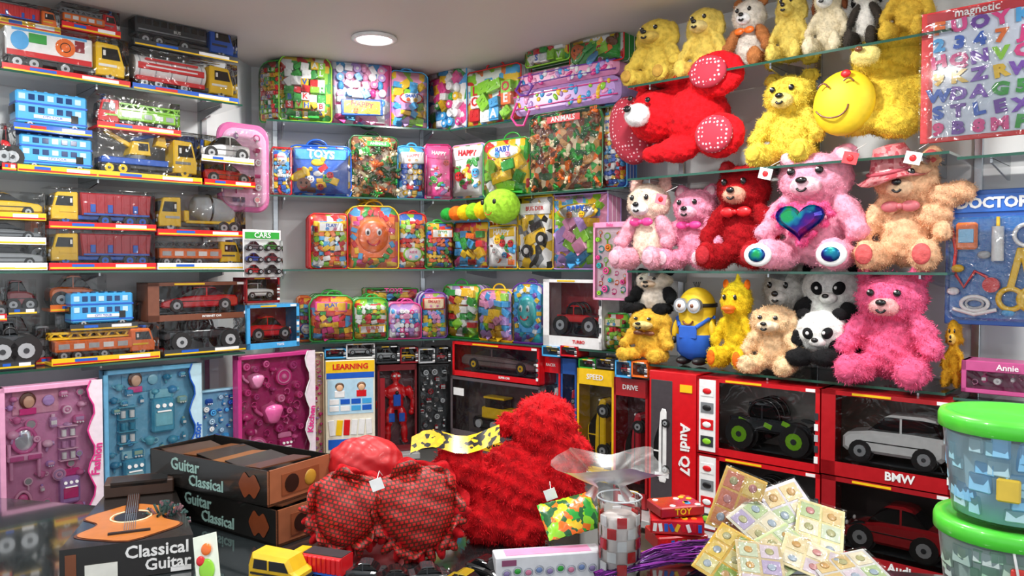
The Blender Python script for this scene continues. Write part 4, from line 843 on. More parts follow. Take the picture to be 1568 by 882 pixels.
for (x,y,c) in((1172,266,'#f4f4f4'),(1398,242,'#f6f6f0'),(1012,305,'#f08090'),(1302,242,'#f04048')):
    s0,z0=RP.hit(x,y,-.06); mb=MB(); mb.box((0,0,0),(.045,.002,.036),P(c,.5),.0005,RY(15)); mb.ell((0,-.002,0),(.01,.002,.01),P('red')); mb.tube([(0,0,.018),(.01,.03,.03),(.02,.08,.05)],.001,P('wht')); mb.done('paper_tag',RP.pt(s0,-.06,z0),RP.a)
# row 4
TD(950,1026,410,(482,),'#f0e6d8','mouse_plush',ear='blk',muz='#f0d4b8',limb='blk',seed=31,off=.14,fur=.006); TD(950,1028,468,0,'#deb03c','dog_plush',kind='dog',muz='#e8d088',seed=32,off=.08,bow='brn',fur=.007)
def minion():
    s,w,h,z=put(RP,1026,1090,432,0,.05); mb=MB(); r=w*.42
    plushpart(mb,[(0,0,h*.3,r,r*.9,h*.27),(0,0,h*.5,r,r*.9,h*.28),(0,0,h*.68,r,r*.9,h*.26)],P('#e8c01c',.6,0,0),.006,0)
    mb.lathe([(r*.1,0),(r*.7,.01),(r*1.02,h*.12),(r*1.05,h*.3),(r*1.04,h*.33)],(0,0,.012),P('blue',.7,0,0),24); mb.box((0,-r*.95,h*.4),(r*1.0,.012,h*.16),P('blue',.7),.004); mb.tube([(-r*.45,-r*.95,h*.46),(-r*.9,-r*.4,h*.56),(-r*.95,0,h*.58)],.008,P('blue',.7)); mb.tube([(r*.45,-r*.95,h*.46),(r*.9,-r*.4,h*.56),(r*.95,0,h*.58)],.008,P('blue',.7))
    mb.lathe([(r*1.01,0),(r*1.03,.0),(r*1.03,.014),(r*1.01,.014)],(0,0,h*.7),P('blk',.5),24)
    for q in(-1,1): mb.cyl((q*r*.38,-r*.92,h*.72),r*.38,.02,'y',P('slv',.3,.7),20); mb.ell((q*r*.38,-r*1.0,h*.72),(r*.3,.016,r*.3),P('wht',.2)); mb.ell((q*r*.36,-r*1.14,h*.72),(r*.12,.01,r*.12),P('brn',.1))
    mb.tor((0,-r*.95,h*.56),r*.3,.004,'y',P('brn'),200,340,8,5)
    for q in(-1,1): mb.ell((q*r*1.05,-r*.3,h*.42),(r*.2,r*.2,h*.13),P('#e8c01c',.6),R=RY(-12*q)); mb.ell((q*r*1.12,-r*.4,h*.29),(r*.2,r*.2,r*.2),P('blk',.5)); mb.ell((q*r*.45,-r*.5,.016),(r*.34,r*.6,.016),P('blk',.5))
    for i in range(5): mb.tube([(r*(.05*i-.1),0,h*.94),(r*(.1*i-.2),-.005,h*1.0)],.0015,P('blk'))
    stand(mb,'goggle_eyed_plush',RP,s,.1,z,fix=False)
minion()
TD(1088,1152,422,0,'#e6c424','duck_plush',kind='duck',seed=33,off=.1,fur=.008,pad='org')
TD(1134,1230,398,0,'#d0ccc6','teddy_bear_plush',muz='#dcd8d2',seed=34,off=.24,fur=.01); TD(1136,1228,460,0,'#f0cca0','dog_plush',kind='dog',muz='#f4dcbc',seed=35,off=.07,fur=.009)
def panda(off,hc,r,body,seed,tilt=10):
    s0,_=RP.hit(hc[0],hc[1],off); z0=LV[0]+.004; mb=MB(); x,y=hc
    W=FUR('#ecece8'); K=FUR('#18181a')
    plushpart(mb,blobs_px(RP,off,s0,z0,[(x,y,r,r*.92,0,r*.8)]+[(x+a*r,y+b*r,c*r,d*r,e) for a,b,c,d,e in body]),W,.006,.006,1,seed)
    for q in(-1,1): plushpart(mb,blobs_px(RP,off,s0,z0,[(x+q*r*.75,y-r*.72,r*.3,r*.3,0)]),K,.005,.005,1,seed+q+3)
    for q in(-1,1):
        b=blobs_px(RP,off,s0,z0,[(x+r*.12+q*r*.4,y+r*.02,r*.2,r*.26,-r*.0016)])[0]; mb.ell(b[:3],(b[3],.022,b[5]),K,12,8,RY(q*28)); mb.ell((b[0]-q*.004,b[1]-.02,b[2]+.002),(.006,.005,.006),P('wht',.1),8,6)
    b=blobs_px(RP,off,s0,z0,[(x+r*.14,y+r*.38,r*.3,r*.22,-r*.0017)])[0]; mb.ell(b[:3],(b[3],.03,b[5]),W); mb.ell((b[0],b[1]-.028,b[2]+.008),(.012,.008,.008),P('blk',.2),10,6)
    return mb,s0,z0
mb,s0,z0=panda(.2,(1274,440),41,[(-.2,1.2,.8,.9,.0)],41); plushpart(mb,blobs_px(RP,.2,s0,z0,[(1236,478,14,26,-.04,14,20),(1308,486,14,26,-.04,14,-20),(1245,530,22,24,-.03,24),(1300,530,24,24,-.03,24)]),FUR('#18181a'),.006,.006); mb.done('panda_plush',RP.pt(s0,.2,z0),RP.a,fix=False)
mb,s0,z0=panda(.07,(1258,508),36,[(-.1,1.0,.7,.5,.03)],45); plushpart(mb,blobs_px(RP,.07,s0,z0,[(1226,520,12,20,-.02,14,20),(1286,530,12,20,-.02,14,-20),(1236,544,18,14,-.07,20),(1276,545,18,14,-.07,20)]),FUR('#18181a'),.006,.006); mb.done('panda_plush',RP.pt(s0,.07,z0),RP.a,fix=False)
TD(1284,1442,406,0,'#ec6490','teddy_bear_plush',muz='#f0b0b0',seed=38,off=.1,fur=.013,pad='#e85c86',dens=1.2)
TD(1436,1468,482,0,'#d8a428','dog_plush',kind='dog',muz='#e8c060',seed=39,off=.14,fur=.007)
# ------------------------------------------------------------------ far right hangings
def letters():
    s,w,h,z=put(RP,1412,1590,5,(212,),.02); mb=MB(); mb.box((0,.004,h/2),(w,.008,h),P('red'),.001); mb.box((.04*w,-.001,h*.5),(w*.86,.003,h*.93),P('#d8e2f0'),.001); mb.box((.0,-.003,h*.95),(w*.9,.003,h*.07),P('#c02838'),.001); mb.text('magnetic',.0,h*.955,w*.11,P('wht'),-.006)
    R=random.Random(7); cs=['grn','pink','yel','blue','org','#e83888','pur','sky','lime','#8048bc']; t='9B8MPSTLEXWDAG59KZRWHQNVC2347JFUOYKE'
    for j in range(7):
        for i in range(5):
            c=P(R.choice(cs)); x=(-.33+.18*i)*w; zz=h*(.09+.128*j)
            mb.text(t[(j*5+i)%36],x,zz,w*.165,c,-.008,RY(R.uniform(-10,10)),1.2,bold=.06)
    mb.add([(-w/2,-.022,0),(w/2,-.022,0),(w/2,-.022,h),(-w/2,-.022,h)],[(0,1,2,3)],SHEET); stand(mb,'magnetic_letters_board',RP,s,.02,z)
letters()
def docset():
    s,w,h,z=put(RP,1446,1620,288,(500,),.1); mb=MB(); mb.box((0,.03,h/2),(w,.01,h),P('#1858b0'),.002); mb.box((0,.022,h*.9),(w*.96,.006,h*.13),P('#2468c8'),.001); mb.text('DOCTOR',-.07*w,h*.9,w*.15,P('wht'),.017,bold=.04)
    mb.loft(rr(w*.92,h*.76,.03,.03,z0=h*.04),.02,.006,P('#2468b0',.15),.01)
    q=lambda a,b:(a*w,.0,b*h)
    mb.tube([q(-.42,.72),q(-.38,.55),q(-.4,.4),q(-.3,.28),q(-.2,.4),q(-.1,.36),q(-.05,.3)],.005,P('red')); mb.cyl(q(-.05,.3),.022,.02,'y',P('red'),16)
    mb.box(q(-.28,.66),(w*.2,.02,h*.2),P('org'),.006); mb.box((-.28*w,-.012,.66*h),(w*.14,.004,h*.1),P('#8ac8f0'),.001)
    mb.tor(q(-.2,.16),.035,.006,'y',P('wht'),sz=.6); mb.tor(q(-.2,.16),.022,.004,'y',P('slv'),sz=.6); mb.tube([q(-.4,.12),q(-.2,.08),q(.0,.12)],.006,P('wht'))
    for a in(.12,.3): mb.tor(q(a,.2),.03,.008,'y',P('yel'))
    mb.box(q(.16,.42),(.018,.014,.12),P('yel'),.003,RY(12)); mb.box(q(.26,.42),(.018,.014,.12),P('yel'),.003,RY(-12)); mb.cyl(q(.0,.6),.016,.1,'z',P('wht'),12); mb.cyl(q(.0,.72),.005,.06,'z',P('yel'),8)
    mb.tor(q(.25,.66),.03,.006,'y',P('wht')); mb.box(q(.38,.6),(.03,.02,.09),P('red'),.004)
    for a,b,c in((-.36,.42,'yel'),(-.12,.52,'slv'),(.1,.1,'sky'),(.38,.3,'org'),(-.4,.25,'wht')): mb.ell(q(a,b),(.018,.01,.012),P(c),10,6)
    mb.add([(x,-.03,z) for x,z in rr(w*.92,h*.76,.03,.03,z0=h*.04)],[tuple(range(28))],FILM)
    stand(mb,'doctor_set_board',RP,s,.1,z)
docset()
B(RP,1472,1620,556,(607,),'#c04c88','#a83474',['pink','wht','lpink'],off=.04,seed=19,title='Annie',name='doll_gift_box',d=.1,kinds=(5,6,3),a=.018)
# ------------------------------------------------------------------ counter
def counter():
    mb=MB(); n=4
    def pr(pts,z0,z1,m):
        a=[(p[0],p[1],z0) for p in pts]; b=[(p[0],p[1],z1) for p in pts]; mb.add(a+b,[tuple(range(n))[::-1],tuple(range(n,2*n))]+[(i,(i+1)%n,n+(i+1)%n,n+i) for i in range(n)],m)
    pr([(-2.0,2.3),(-2.0,1.0),(1.3,.9),(1.3,1.53)],CT-.012,CT,P('#22282a',.04,0,1)); pr([(-1.96,2.25),(-1.96,1.05),(1.26,.95),(1.26,1.5)],.05,CT-.051,P('#3c3834',.4)); pr([(-1.98,2.27),(-1.98,1.02),(1.28,.92),(1.28,1.52)],CT-.05,CT-.013,STEEL)
    mb.done('display_counter')
counter()
def gshape(L,W):
    a=[];b=[]
    for i in range(25):
        t=i/24; w=(max(0,math.sin(PI*t))**.5)*(.38+.1*math.cos(4*PI*(t-.25))+.07*(.5-t))
        a.append((w*W,t*L)); b.append((-w*W,t*L))
    return a+b[::-1][1:-1]
def guitar(mb,L,W,z):
    S=gshape(L*.72,W); 
    def pl(p,zz,m): mb.add([(x,y,zz) for x,y in p],[tuple(range(len(p)))],m)
    pl([(x*1.06,y*1.04-.005) for x,y in S],z,P('#5a2a0c',.3)); pl(S,z+.001,P('#b86c2c',.3)); mb.cyl((0,L*.44,z+.002),W*.15,.002,'z',P('blk'),20); mb.tor((0,L*.44,z+.002),W*.18,.002,'z',P('crm'))
    mb.box((0,L*.75,z+.003),(W*.12,L*.5,.004),P('#3a1c10'),.001); mb.box((0,L*.98,z+.003),(W*.18,L*.1,.005),P('brn'),.001); mb.box((0,L*.14,z+.003),(W*.35,.008,.004),P('blk'))
    for i in range(6): mb.box(((i-2.5)*W*.018,L*.55,z+.006),(.0012,L*.8,.0007),P('slv',.2,.8))
def gbox_front():
    mb=MB(); K=P('#1a1614',.25,0,.6); W0,W1,L,H=.25,.15,.44,.075
    pts=[(-W0/2,0),(W0/2,0),(W1/2,L),(-W1/2,L)]; a=[(x,y,0) for x,y in pts]; b=[(x,y,H) for x,y in pts]
    mb.add(a+b,[(3,2,1,0),(4,5,6,7),(0,1,5,4),(1,2,6,5),(2,3,7,6),(3,0,4,7)],K)
    mb.box((0,L-.05,H+.018),(W1*1.05,.08,.035),P('#3a2418',.4),.003); mb.box((0,L-.06,H+.032),(W1*.85,.06,.012),P('#0a0a0a'),.0)
    mb.T=TR(.0,.005,H+.001)@RZ(2); guitar(mb,.38,.235,0); mb.T=Matrix.Identity(4)
    mb.text('Classical',.055,H*.7,.036,P('wht'),-.002,bold=.02); mb.text('Guitar',.075,H*.3,.034,P('wht'),-.002,bold=.02); mb.box((-.05,-.001,H*.3),(.06,.002,.03),P('#e8e8e0')); mb.box((-.105,-.001,H*.5),(.02,.002,.05),P('brn')); mb.box((.1,-.001,H*.1),(.04,.002,.01),P('wht'))
    p=on_z(197,886,CT); mb.done('toy_guitar_box',(p.x,p.y,CT+.001),math.radians(22))
gbox_front()
def gbox(z,dx,dy,rz,k):
    mb=MB(); K=P('#1a1816',.25,0,.6); W0,L,H=.2,.44,.084
    mb.box((0,0,.003),(L,W0,.006),K); 
    for q in(-1,1): mb.box((0,q*(W0/2-.002),H/2),(L,.004,H),K); mb.box((q*(L/2-.002),0,H/2),(.004,W0,H),K if q<0 else P('#a06040'))
    mb.text('Guitar',-.08,H*.68,.042,P('#98bcb4'),-W0/2-.001); mb.text('Classical',.0,H*.28,.038,P('#98bcb4'),-W0/2-.001)
    S=gshape(H*1.1,.1); 
    mb.add([(.12+y*.8,-W0/2-.0015,H/2+x*.7) for x,y in S],[tuple(range(len(S)))],P('#7a3a1c',.3)); mb.box((L/2+.001,0,H*.5),(.002,W0*.6,H*.6),P('#8a4a2c')); mb.cyl((L/2+.002,-.03,H*.5),.022,.003,'x',P('#2a1208'),14); mb.ell((L/2+.002,.03,H*.5),(.003,.02,.02),P('#c09030'),10,6)
    mb.box((0,0,H*.35),(L*.96,W0*.9,H*.5),P('#3c2618',.4),.01)
    R=random.Random(k+6)
    for q in range(6): mb.box((-.17+q*.066,R.uniform(-.02,.02),H-.012+.002*q),(.075,W0*.7,.003),P(['#3c2a20','#70421e','#1e1a18','#8c5628','#282220','#5a3420'][q]),.0,RY(6*(-1)**q)@RZ(R.uniform(-12,12)))
    mb.done('toy_guitar_box',(-.665+dx,1.985+dy,CT+z),math.radians(-34+rz))
gbox(.001,0,0,0,0); gbox(.088,-.035,.01,3,1)
mb=MB(); R=random.Random(4)
for i in range(110):
    a=R.uniform(0,2*PI); p=R.uniform(-.2,1.5); d=Vector((math.cos(a)*math.cos(p),math.sin(a)*math.cos(p),math.sin(p))); mb.tube([d*.015+Vector((0,0,.045)),d*.04+Vector((0,0,.045)),d*.058+Vector((0,0,.045))],.003,P('#4c6c68' if i%3 else '#9a7078',.5),5)
mb.ell((0,0,.045),.03,P('#3c5a58')); p=on_y(274,806,1.88); mb.done('spiky_rubber_ball',(p.x,1.80,CT+.0))
mb=MB(); mb.box((0,0,.035),(.14,.09,.07),P('blue'),.01); mb.box((0,0,.075),(.1,.07,.02),P('red'),.006); mb.done('toy_case',(on_y(250,0,2.08).x,2.08,CT))
# ---------------- red plush pile
def bigred():
    Y=1.86; k=Y/1200; o=on_y(785,820,Y); z0=CT
    def q(px,py,rx,rz,dy=0,ry=None,rot=0):
        p=on_y(px,py,Y); t=(p.x-o.x,dy,p.z-z0,rx*k,(ry or min(rx,rz))*k,rz*k); return t+(RY(rot),) if rot else t
    mb=MB(); b=[q(795,745,68,68,0,60),q(833,652,50,46,-.0,44),q(850,690,44,50,0,42),q(706,712,40,38,-.03,36),q(735,745,48,46,-.0,42),q(745,790,40,36,-.04,38),q(800,800,46,26,-.05,36),q(862,730,32,60,-.02,36),q(882,700,24,34,.0),q(775,655,14,20,.02)]
    plushpart(mb,b,FUR('#c80e18',.5),.006,.012,1.6,9,FUR('#d41622',.6),lump=.006); mb.done('fluffy_red_teddy_plush',(o.x,Y,z0+.004),0,fix=False)
bigred()
NET,nnt,nb=newmat('glitter_net_fabric'); _tc=nnt.nodes.new('ShaderNodeTexCoord'); _b=nnt.nodes.new('ShaderNodeTexBrick'); _b.offset=.5; _b.inputs['Scale'].default_value=1; _b.inputs['Brick Width'].default_value=.0085; _b.inputs['Row Height'].default_value=.0085; _b.inputs['Mortar Size'].default_value=.0016
_b.inputs['Color1'].default_value=lin('#d01818'); _b.inputs['Color2'].default_value=lin('#b01014'); _b.inputs['Mortar'].default_value=lin('#58200c')
_mp=nnt.nodes.new('ShaderNodeMapping'); _mp.inputs['Rotation'].default_value=(PI/2,.5,0); nnt.links.new(_tc.outputs['Object'],_mp.inputs[0]); nnt.links.new(_mp.outputs[0],_b.inputs['Vector']); nnt.links.new(_b.outputs['Color'],nb.inputs['Base Color']); nb.inputs['Roughness'].default_value=.5
_bp=nnt.nodes.new('ShaderNodeBump'); _bp.inputs['Strength'].default_value=.6; _bp.inputs['Distance'].default_value=.002; nnt.links.new(_b.outputs['Fac'],_bp.inputs['Height']); nnt.links.new(_bp.outputs[0],nb.inputs['Normal'])
CLOTH=FUR('#b40e18',.6)
def netheart(px,py,r,Y,tilt,seed):
    p=on_y(px,py,Y); k=Y/1200; r=r*k; mb=MB()
    bl=[(0,0,-r*.05,r*.92,r*.62,r*.8),(-r*.4,-.0,r*.3,r*.62,r*.55,r*.66,RY(-20)),(r*.4,0,r*.3,r*.62,r*.55,r*.66,RY(20)),(0,0,-r*.45,r*.62,r*.5,r*.6)]
    plushpart(mb,bl,NET,.005,0,lump=.0025)
    N=140
    def wv(j,a,rr_,z): 
        g=(j/4.)**1.0; return rr_*(1+.07*g*math.sin(7*a+seed)+.02*g*math.sin(16*a)), z+.012*g*math.sin(12*a+j*.5+seed)+.012*g*math.sin(5*a)
    mb.lathe([(r*.8,0),(r*.95,.006),(r*1.05,.012),(r*1.12,.010),(r*1.18,.0)],(0,r*.2,0),CLOTH,N,R=RX(84),wave=wv)
    mb.lathe([(r*.85,.02),(r*.93,.025),(r*1.0,.035),(r*1.06,.035),(r*1.1,.03)],(0,r*.12,0),NET,N,R=RX(92),wave=lambda j,a,q,z:wv(j,a+1,q,z))
    R=random.Random(seed)
    for i in range(12):
        a=-2.9+i*.24; b0=R.uniform(1.1,1.25); mb.ell((math.cos(a)*r*b0*.9,-r*.05,math.sin(a)*r*b0*.9),(r*.12,r*.14,r*.26),CLOTH if i%2 else NET,10,7,RY(90-math.degrees(a)+R.uniform(-20,20)))
    mb.done('net_wrapped_heart_cushion',(p.x,Y,max(p.z,CT+r*1.12)),0,RY(tilt)@RX(-14),fix=False)
netheart(532,780,55,1.72,14,0); netheart(640,778,64,1.72,-12,2)
def satin():
    Y=2.0; p=on_y(560,715,Y); mb=MB(); k=Y/1200
    plushpart(mb,[(0,0,0,62*k,.07,48*k),(-.05,0,-.06,50*k,.06,48*k),(.06,0,-.05,50*k,.06,42*k),(0,0,-.13,60*k,.07,50*k),(.09,.0,-.03,30*k,.05,28*k)],P('#b8101a',.45,0,.05),.006,0,lump=.003)
    mb.done('red_satin_cushion',(p.x,Y,p.z),0,fix=False)
satin()
mb=MB(); pts=[]; 
for i in range(9):
    pts.append((i*.026,.01*math.sin(i*1.3),.012*math.sin(i*.9)))
mb.add([(x,y-.02,z) for x,y,z in pts]+[(x,y+.03,z+.03) for x,y,z in pts],[(i,i+1,10+i,9+i) for i in range(8)],PM(['yel','blk','#c8a020'],90,'EUCLIDEAN'),True); p=on_y(630,693,1.8); mb.done('patterned_ribbon',(p.x,1.8,p.z),0,RY(-6))
for (x,y,Y) in((577,742,1.6),(843,757,1.72)):
    mb=MB(); mb.box((0,0,0),(.026,.001,.024),P('wht',.5),.0,RY(-20)); mb.tube([(0,0,.01),(0,.03,.02),(0,.07,.0)],.0008,P('wht')); p=on_y(x,y,Y); mb.done('price_tag',p)
def toycar(px,py,L,H,kind,c,rz,name,z=None):
    mb=MB()
    if kind=='van':
        mb.loft([(-L/2,.15*H),(L/2,.15*H),(L*.5,.5*H),(L*.4,.6*H),(L*.3,.95*H),(-.42*L,H),(-L/2,.6*H)],L*.5,.008,P(c)); mb.ext([(-.36*L,.58*H),(.34*L,.58*H),(.26*L,.86*H),(-.33*L,.86*H)],-.001,L*.5+.001,P('blk',.1))
        for x in(-.3,.3):
            for y in(.01,L*.5-.01): wheel(mb,x*L,y,H*.16,H*.18)
        mb.box((-.05*L,0,H*.72),(.03*L,.004,H*.3),P(c)); mb.box((0,-.002,H*.45),(L*.8,.002,H*.06),P('blk')); mb.box((L*.5,L*.25,H*.35),(.004,L*.4,H*.1),P('dgry'))
    else: truck(mb,L,H,L*.36,'dump',c,'red','yel')
    p=on_z(px,py,CT); mb.done(name,(p.x,p.y,CT+.001),math.radians(rz))
toycar(415,905,.12,.068,'van','#e0b41c',-20,'toy_van'); toycar(500,880,.13,.062,'truck','#e0b41c',160,'toy_dump_truck')
mb=MB(); mb.box((0,0,.05),(.055,.002,.1),P('#e8f0e0'),.0005); mb.ell((0,-.003,.03),(.018,.003,.022),P('lime')); mb.ell((.004,-.005,.07),(.012,.003,.012),P('org')); mb.ell((-.012,-.004,.05),(.01,.003,.01),P('red')); p=on_z(320,896,CT); mb.done('picture_card',p,math.radians(-15),RX(-18)@RY(-18))
R=random.Random(12)
for i,(px,py,c) in enumerate([(560,895,'dgry'),(610,905,'blk'),(660,900,'dgry'),(705,912,'#a08820'),(735,888,'blk')]):
    mb=MB(); L=.09; car(mb,L,.04,.045,c,'sport'); p=on_z(px,py,CT); mb.done('toy_car',(p.x,p.y,CT+.001),math.radians(R.uniform(-40,40)))
mb=MB(); mb.box((0,0,.027),(.225,.05,.054),P('#d8dae0',.25),.002); R=random.Random(9)
for i in range(9): 
    x=-.09+i*.0225; mb.ell((x,-.0255,.02+.004*(i%2)),(.007,.0015,.006),P(['#8878a8','grn','#c87898','#7088b8'][i%4]),10,6); mb.tor((x,-.0265,.021+.004*(i%2)),.009,.0008,'y',P('#9aa0b0'),n=12,k=4)
mb.box((-.085,-.0255,.042),(.03,.001,.012),P('#884468')); mb.box((0,0,.0545),(.18,.035,.001),P('lpink')); p=on_z(838,882,CT); mb.done('pencil_box',p,math.radians(10))
mb=MB(); N=14; vs=[]
for j in range(N+1):
    for i in range(N+1):
        x=-.06+.12*i/N; y=-.045+.09*j/N; e=math.sin(PI*i/N)*math.sin(PI*j/N); vs.append((x,y,.02*max(e,0)**.5+.003*math.sin(i*2.1+j*1.3)))
fs=[(j*(N+1)+i,j*(N+1)+i+1,(j+1)*(N+1)+i+1,(j+1)*(N+1)+i) for i in range(N) for j in range(N)]
mb.add(vs,fs,PM(['dgrn','grn','yel','org','dgrn','lime'],55,'EUCLIDEAN'),True); mb.add([(x,y,-z*.6) for x,y,z in vs],fs,P('grn'),True)
p=on_y(872,790,1.68); mb.done('snack_foil_pack',p,math.radians(20),RX(38)@RY(-14))
# acrylic cup with film funnel
mb=MB(); mb.lathe([(.043,0),(.046,.17)],(0,0,0),SHEET,28)
for j in range(5):
    for i in range(12):
        if (i+j)%2: a=2*PI*i/12; mb.box((.0405*math.cos(a),.0405*math.sin(a),.03+.024*j),(.003,.02,.022),P('red' if (i+j*3)%4==1 else 'wht'),.001,Matrix.Rotation(a,4,'Z'))
mb.lathe([(.001,.002),(.036,.003),(.038,.13),(.03,.135),(.001,.135)],(0,0,0),P('#dcd4d0',.4),20)
mb.tor((0,0,.17),.046,.0018,'z',P('#e8ecf0',.1)); mb.tor((0,0,.002),.043,.002,'z',P('#d0d4d8',.1))
mb.lathe([(.046,.17),(.03,.19),(.03,.2),(.07,.225),(.11,.245)],(-.02,0,0),FROST,40,wave=lambda j,a,r,z:(r*(1+.14*math.sin(5*a+j)),z+.012*math.sin(3*a)*(j/4)))
p=on_z(948,884,CT); mb.done('acrylic_cup',p)
for z,rz,dx in((0,10,0),(.036,-8,.0)):
    mb=MB(); mb.box((0,0,.017),(.12,.09,.034),P('#c8141c',.25,0,.6),.003)
    R=random.Random(int(z*100))
    for i in range(9): mb.box((-.05+.0125*i,-.0455,.017),(.008,.001,.018),P(R.choice(['yel','wht','grn','red','blue'])),0,RY(R.uniform(-30,30)))
    for i in range(12): mb.cyl((R.uniform(-.05,.05),R.uniform(-.035,.035),.0345),.007,.002,'z',P(R.choice(['yel','org','red','wht'])),10)
    mb.done('small_gift_box',on_z(1035,834,CT)+Vector((dx,0.0,z+.001)),math.radians(rz))
mb=MB(); mb.box((0,0,.012),(.11,.08,.024),P('#b01018',.25,0,.6),.003); mb.text('TOY',0,.012,.02,P('yel'),-.041)
for i in range(10): mb.cyl((R.uniform(-.05,.05),R.uniform(-.035,.035),.0245),.007,.002,'z',P(R.choice(['yel','org','sky','wht'])),10)
mb.done('small_gift_box',on_z(1035,834,CT)+Vector((.0,.01,.074)),.25)
mb=MB(); R=random.Random(8)
for i in range(120):
    x0=R.uniform(-.02,.02); pts=[(x0+t*.27,R.uniform(-.004,.004)+(i-60)*.0008*(.25+t),.014+.03*math.sin(t*2.4)*R.uniform(.5,1)+R.uniform(0,.01)) for t in (0,.25,.5,.75,1)]
    mb.tube(pts,.0018,P(R.choice(['#7c2494','#a03cb0','#5a1874','#3a0c50']),.2,.5),4)
p=on_z(925,893,CT); mb.done('purple_tinsel',p,math.radians(20))
R=random.Random(21)
def sheet(px,py,Y,w,h,rz,lean,roll,base,cols,nm='sticker_sheet'):
    mb=MB(); mb.box((0,0,0),(w,.0015,h),P(base,.3),.0003)
    nx,nz=2,3
    for i in range(nx):
        for j in range(nz): mb.box(((i-.5)*w*.46,-.001,(j-1)*h*.31),(w*.4,.0012,h*.27),P(R.choice(cols),.3),.0003); mb.ell(((i-.5)*w*.46,-.002,(j-1)*h*.31),(w*.1,.0012,h*.07),P(R.choice(['#c8a060','#b0b080','#c88888','#a0b0c0']),.4),8,5)
    mb.box((0,-.004,0),(w*1.04,.0008,h*1.04),FILM,0,None,(0,1,3,4,5))
    p=on_y(px,py,Y); mb.done(nm,p,math.radians(rz),RX(-lean)@RY(roll))
CR=['#ddd0a8','#c4d0b8','#d4c8d4','#e4dcc4','#b4c898','#dcc48c','#b4a8c8']
sheet(1128,770,1.55,.085,.125,-8,25,22,'#e0b024',['#e8cc60','#d88438','#e4d490','#d06838'])
sheet(1172,810,1.5,.08,.13,-5,50,-40,'#d4d0bc',CR); sheet(1215,785,1.54,.09,.13,0,45,-20,'#ccc8d4',CR); sheet(1255,812,1.5,.09,.13,5,55,25,'#dcd498',CR); sheet(1195,845,1.42,.09,.12,0,60,60,'#c4d4a0',CR); sheet(1248,858,1.4,.08,.12,8,60,-55,'#e0d4a8',CR); sheet(1112,850,1.42,.08,.11,-15,50,30,'#d8b038',['#e8cc60','#dcd490','#90b048','#d88838']); sheet(1165,868,1.36,.08,.12,0,65,10,'#c8b890',CR); sheet(1300,872,1.38,.08,.12,0,70,75,'#d0d0d0',CR)
mb=MB(); 
for i in range(7): mb.box((.003*i,.002*i,.005+.011*i),(.2-.01*(i%3),.13,.010),P(['#dcd6c0','#c8ccd8','#e8e0c8','#b8b0a0'][i%4],.4),.001,RZ(4*(-1)**i))
mb.done('sticker_book_stack',on_z(1200,905,CT),math.radians(5))
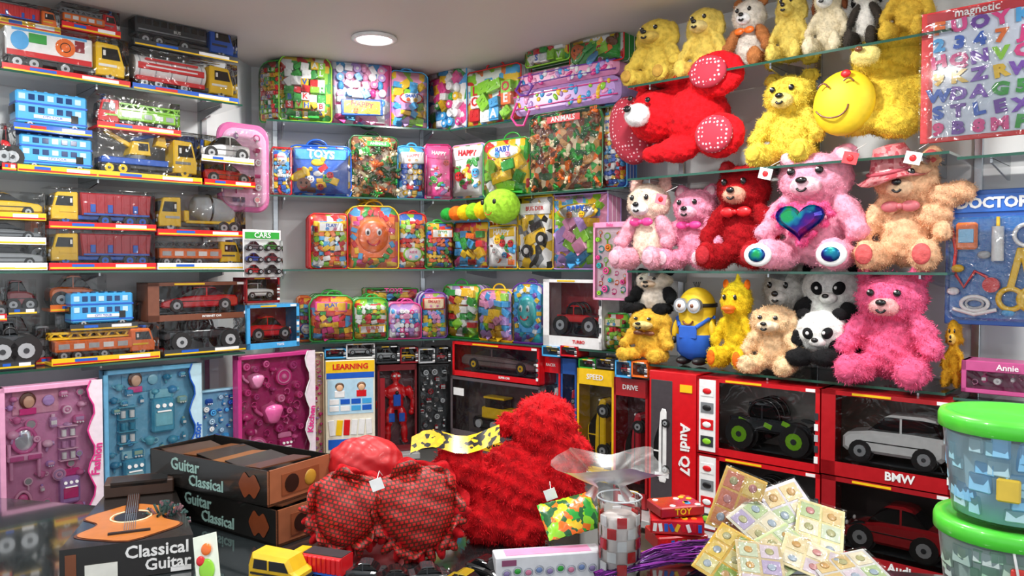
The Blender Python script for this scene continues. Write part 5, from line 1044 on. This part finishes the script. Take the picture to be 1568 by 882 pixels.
# buckets
def bucket(X,Y,z,rz,kind):
    mb=MB(); r0,r1,h=.1,.118,.168
    rad=lambda q:r0+(r1-r0)*q/h
    mb.lathe([(0,.002),(r0-.002,.002),(r0,.004),(r1,h)],(0,0,0),FROST,40)
    mb.lathe([(r0*.97,.006),(rad(h*.9)*.965,h*.9),(0,h*.9)],(0,0,0),P('#a4ccdc' if kind else '#b8ccc4',.5),32)
    mb.lathe([(0,h+.012),(r1*.8,h+.012),(r1*.86,h+.02),(r1*1.03,h+.02),(r1*1.06,h+.012),(r1*1.06,h-.008),(r1*1.02,h-.01)],(0,0,0),P('#50d438',.35,0,.3),40)
    R=random.Random(3+kind)
    pc=['#8cc8ec','#98ccdc','#94c4d8','#7cbce4','#b0d4e0'] if kind else ['#b0ccb8','#c4d4d0','#a8c4bc','#98c4a8','#bccccc']
    for i in range(90):
        a=R.uniform(0,2*PI); zz=R.uniform(.02,h*.85); q=rad(zz)*.955
        mb.box((q*math.cos(a),q*math.sin(a),zz),(.008,R.uniform(.02,.045),R.uniform(.02,.04)),P(R.choice(pc),.4),.008,Matrix.Rotation(a,4,'Z'))
    for dg,c,zz,ww in ((-108,'#f0dc30' if kind else '#d83830',.1,.06),(-150,'#d8b838' if kind else '#6cb86c',.07,.04),(-75,'#4c9cd0' if kind else '#e0e4e0',.06,.04)):
        a=math.radians(dg); mb.box((rad(.1)*.99*math.cos(a),rad(.1)*.99*math.sin(a),zz),(.012,ww*.9,ww),P(c,.4),.003,Matrix.Rotation(a,4,'Z'))
    mb.tor((0,0,h*.85),r1*1.03,.0025,'y',P('wht'),180,360,20,6,R=RX(-20)@RZ(60))
    mb.done('toy_bucket',(X,Y,z),rz)
p=on_y(1550,650,1.42); bucket(p.x,1.42,CT+.001,0,0); bucket(p.x+.006,1.42,CT+.192,.4,1)
# ------------------------------------------------------------------ lights
EM=bpy.data.materials.new('lamp_glow'); EM.use_nodes=True; b=EM.node_tree.nodes['Principled BSDF']; b.inputs['Emission Color'].default_value=(1,.98,.95,1); b.inputs['Emission Strength'].default_value=12; b.inputs['Base Color'].default_value=(1,1,1,1)
LP=[(-.594,3.41),(-1.2,2.15),(.35,2.2),(1.35,1.2),(-.3,1.2),(-1.7,.7),(.6,.1)]  # first downlight is in view; the rest are added out of frame for light
for i,(x,y) in enumerate(LP):
    mb=MB(); mb.lathe([(.075,0),(.095,-.002),(.1,-.012),(.078,-.016),(.075,-.008)],(0,0,0),P('wht',.4),32); mb.cyl((0,0,-.006),.076,.004,'z',EM,32); mb.done('ceiling_downlight',(x,y,CEIL))
    L=bpy.data.lights.new('downlight_beam','AREA'); L.shape='DISK'; L.size=.16; L.energy=[15,22,22,18,12,16,12][i]; L.color=(1,.985,.955)
    ob=bpy.data.objects.new('downlight_beam',L); scene.collection.objects.link(ob); ob.location=(x,y,CEIL-.02)
w=bpy.data.worlds.new('ambient_fill'); scene.world=w; w.use_nodes=True; w.node_tree.nodes['Background'].inputs[0].default_value=(.9,.95,1,1); w.node_tree.nodes['Background'].inputs[1].default_value=1.15  # soft ambient fill, added through the room's open, unbuilt back
# ------------------------------------------------------------------ camera
cam=bpy.data.cameras.new('camera'); cam.lens=36*1200/1568; cam.sensor_width=36; cam.clip_start=.05
co=bpy.data.objects.new('camera',cam); scene.collection.objects.link(co); co.location=(0,0,CH); co.rotation_euler=(PI/2-PITCH,0,0); scene.camera=co
try: scene.view_settings.view_transform='Standard'
except Exception as ex: print(ex)
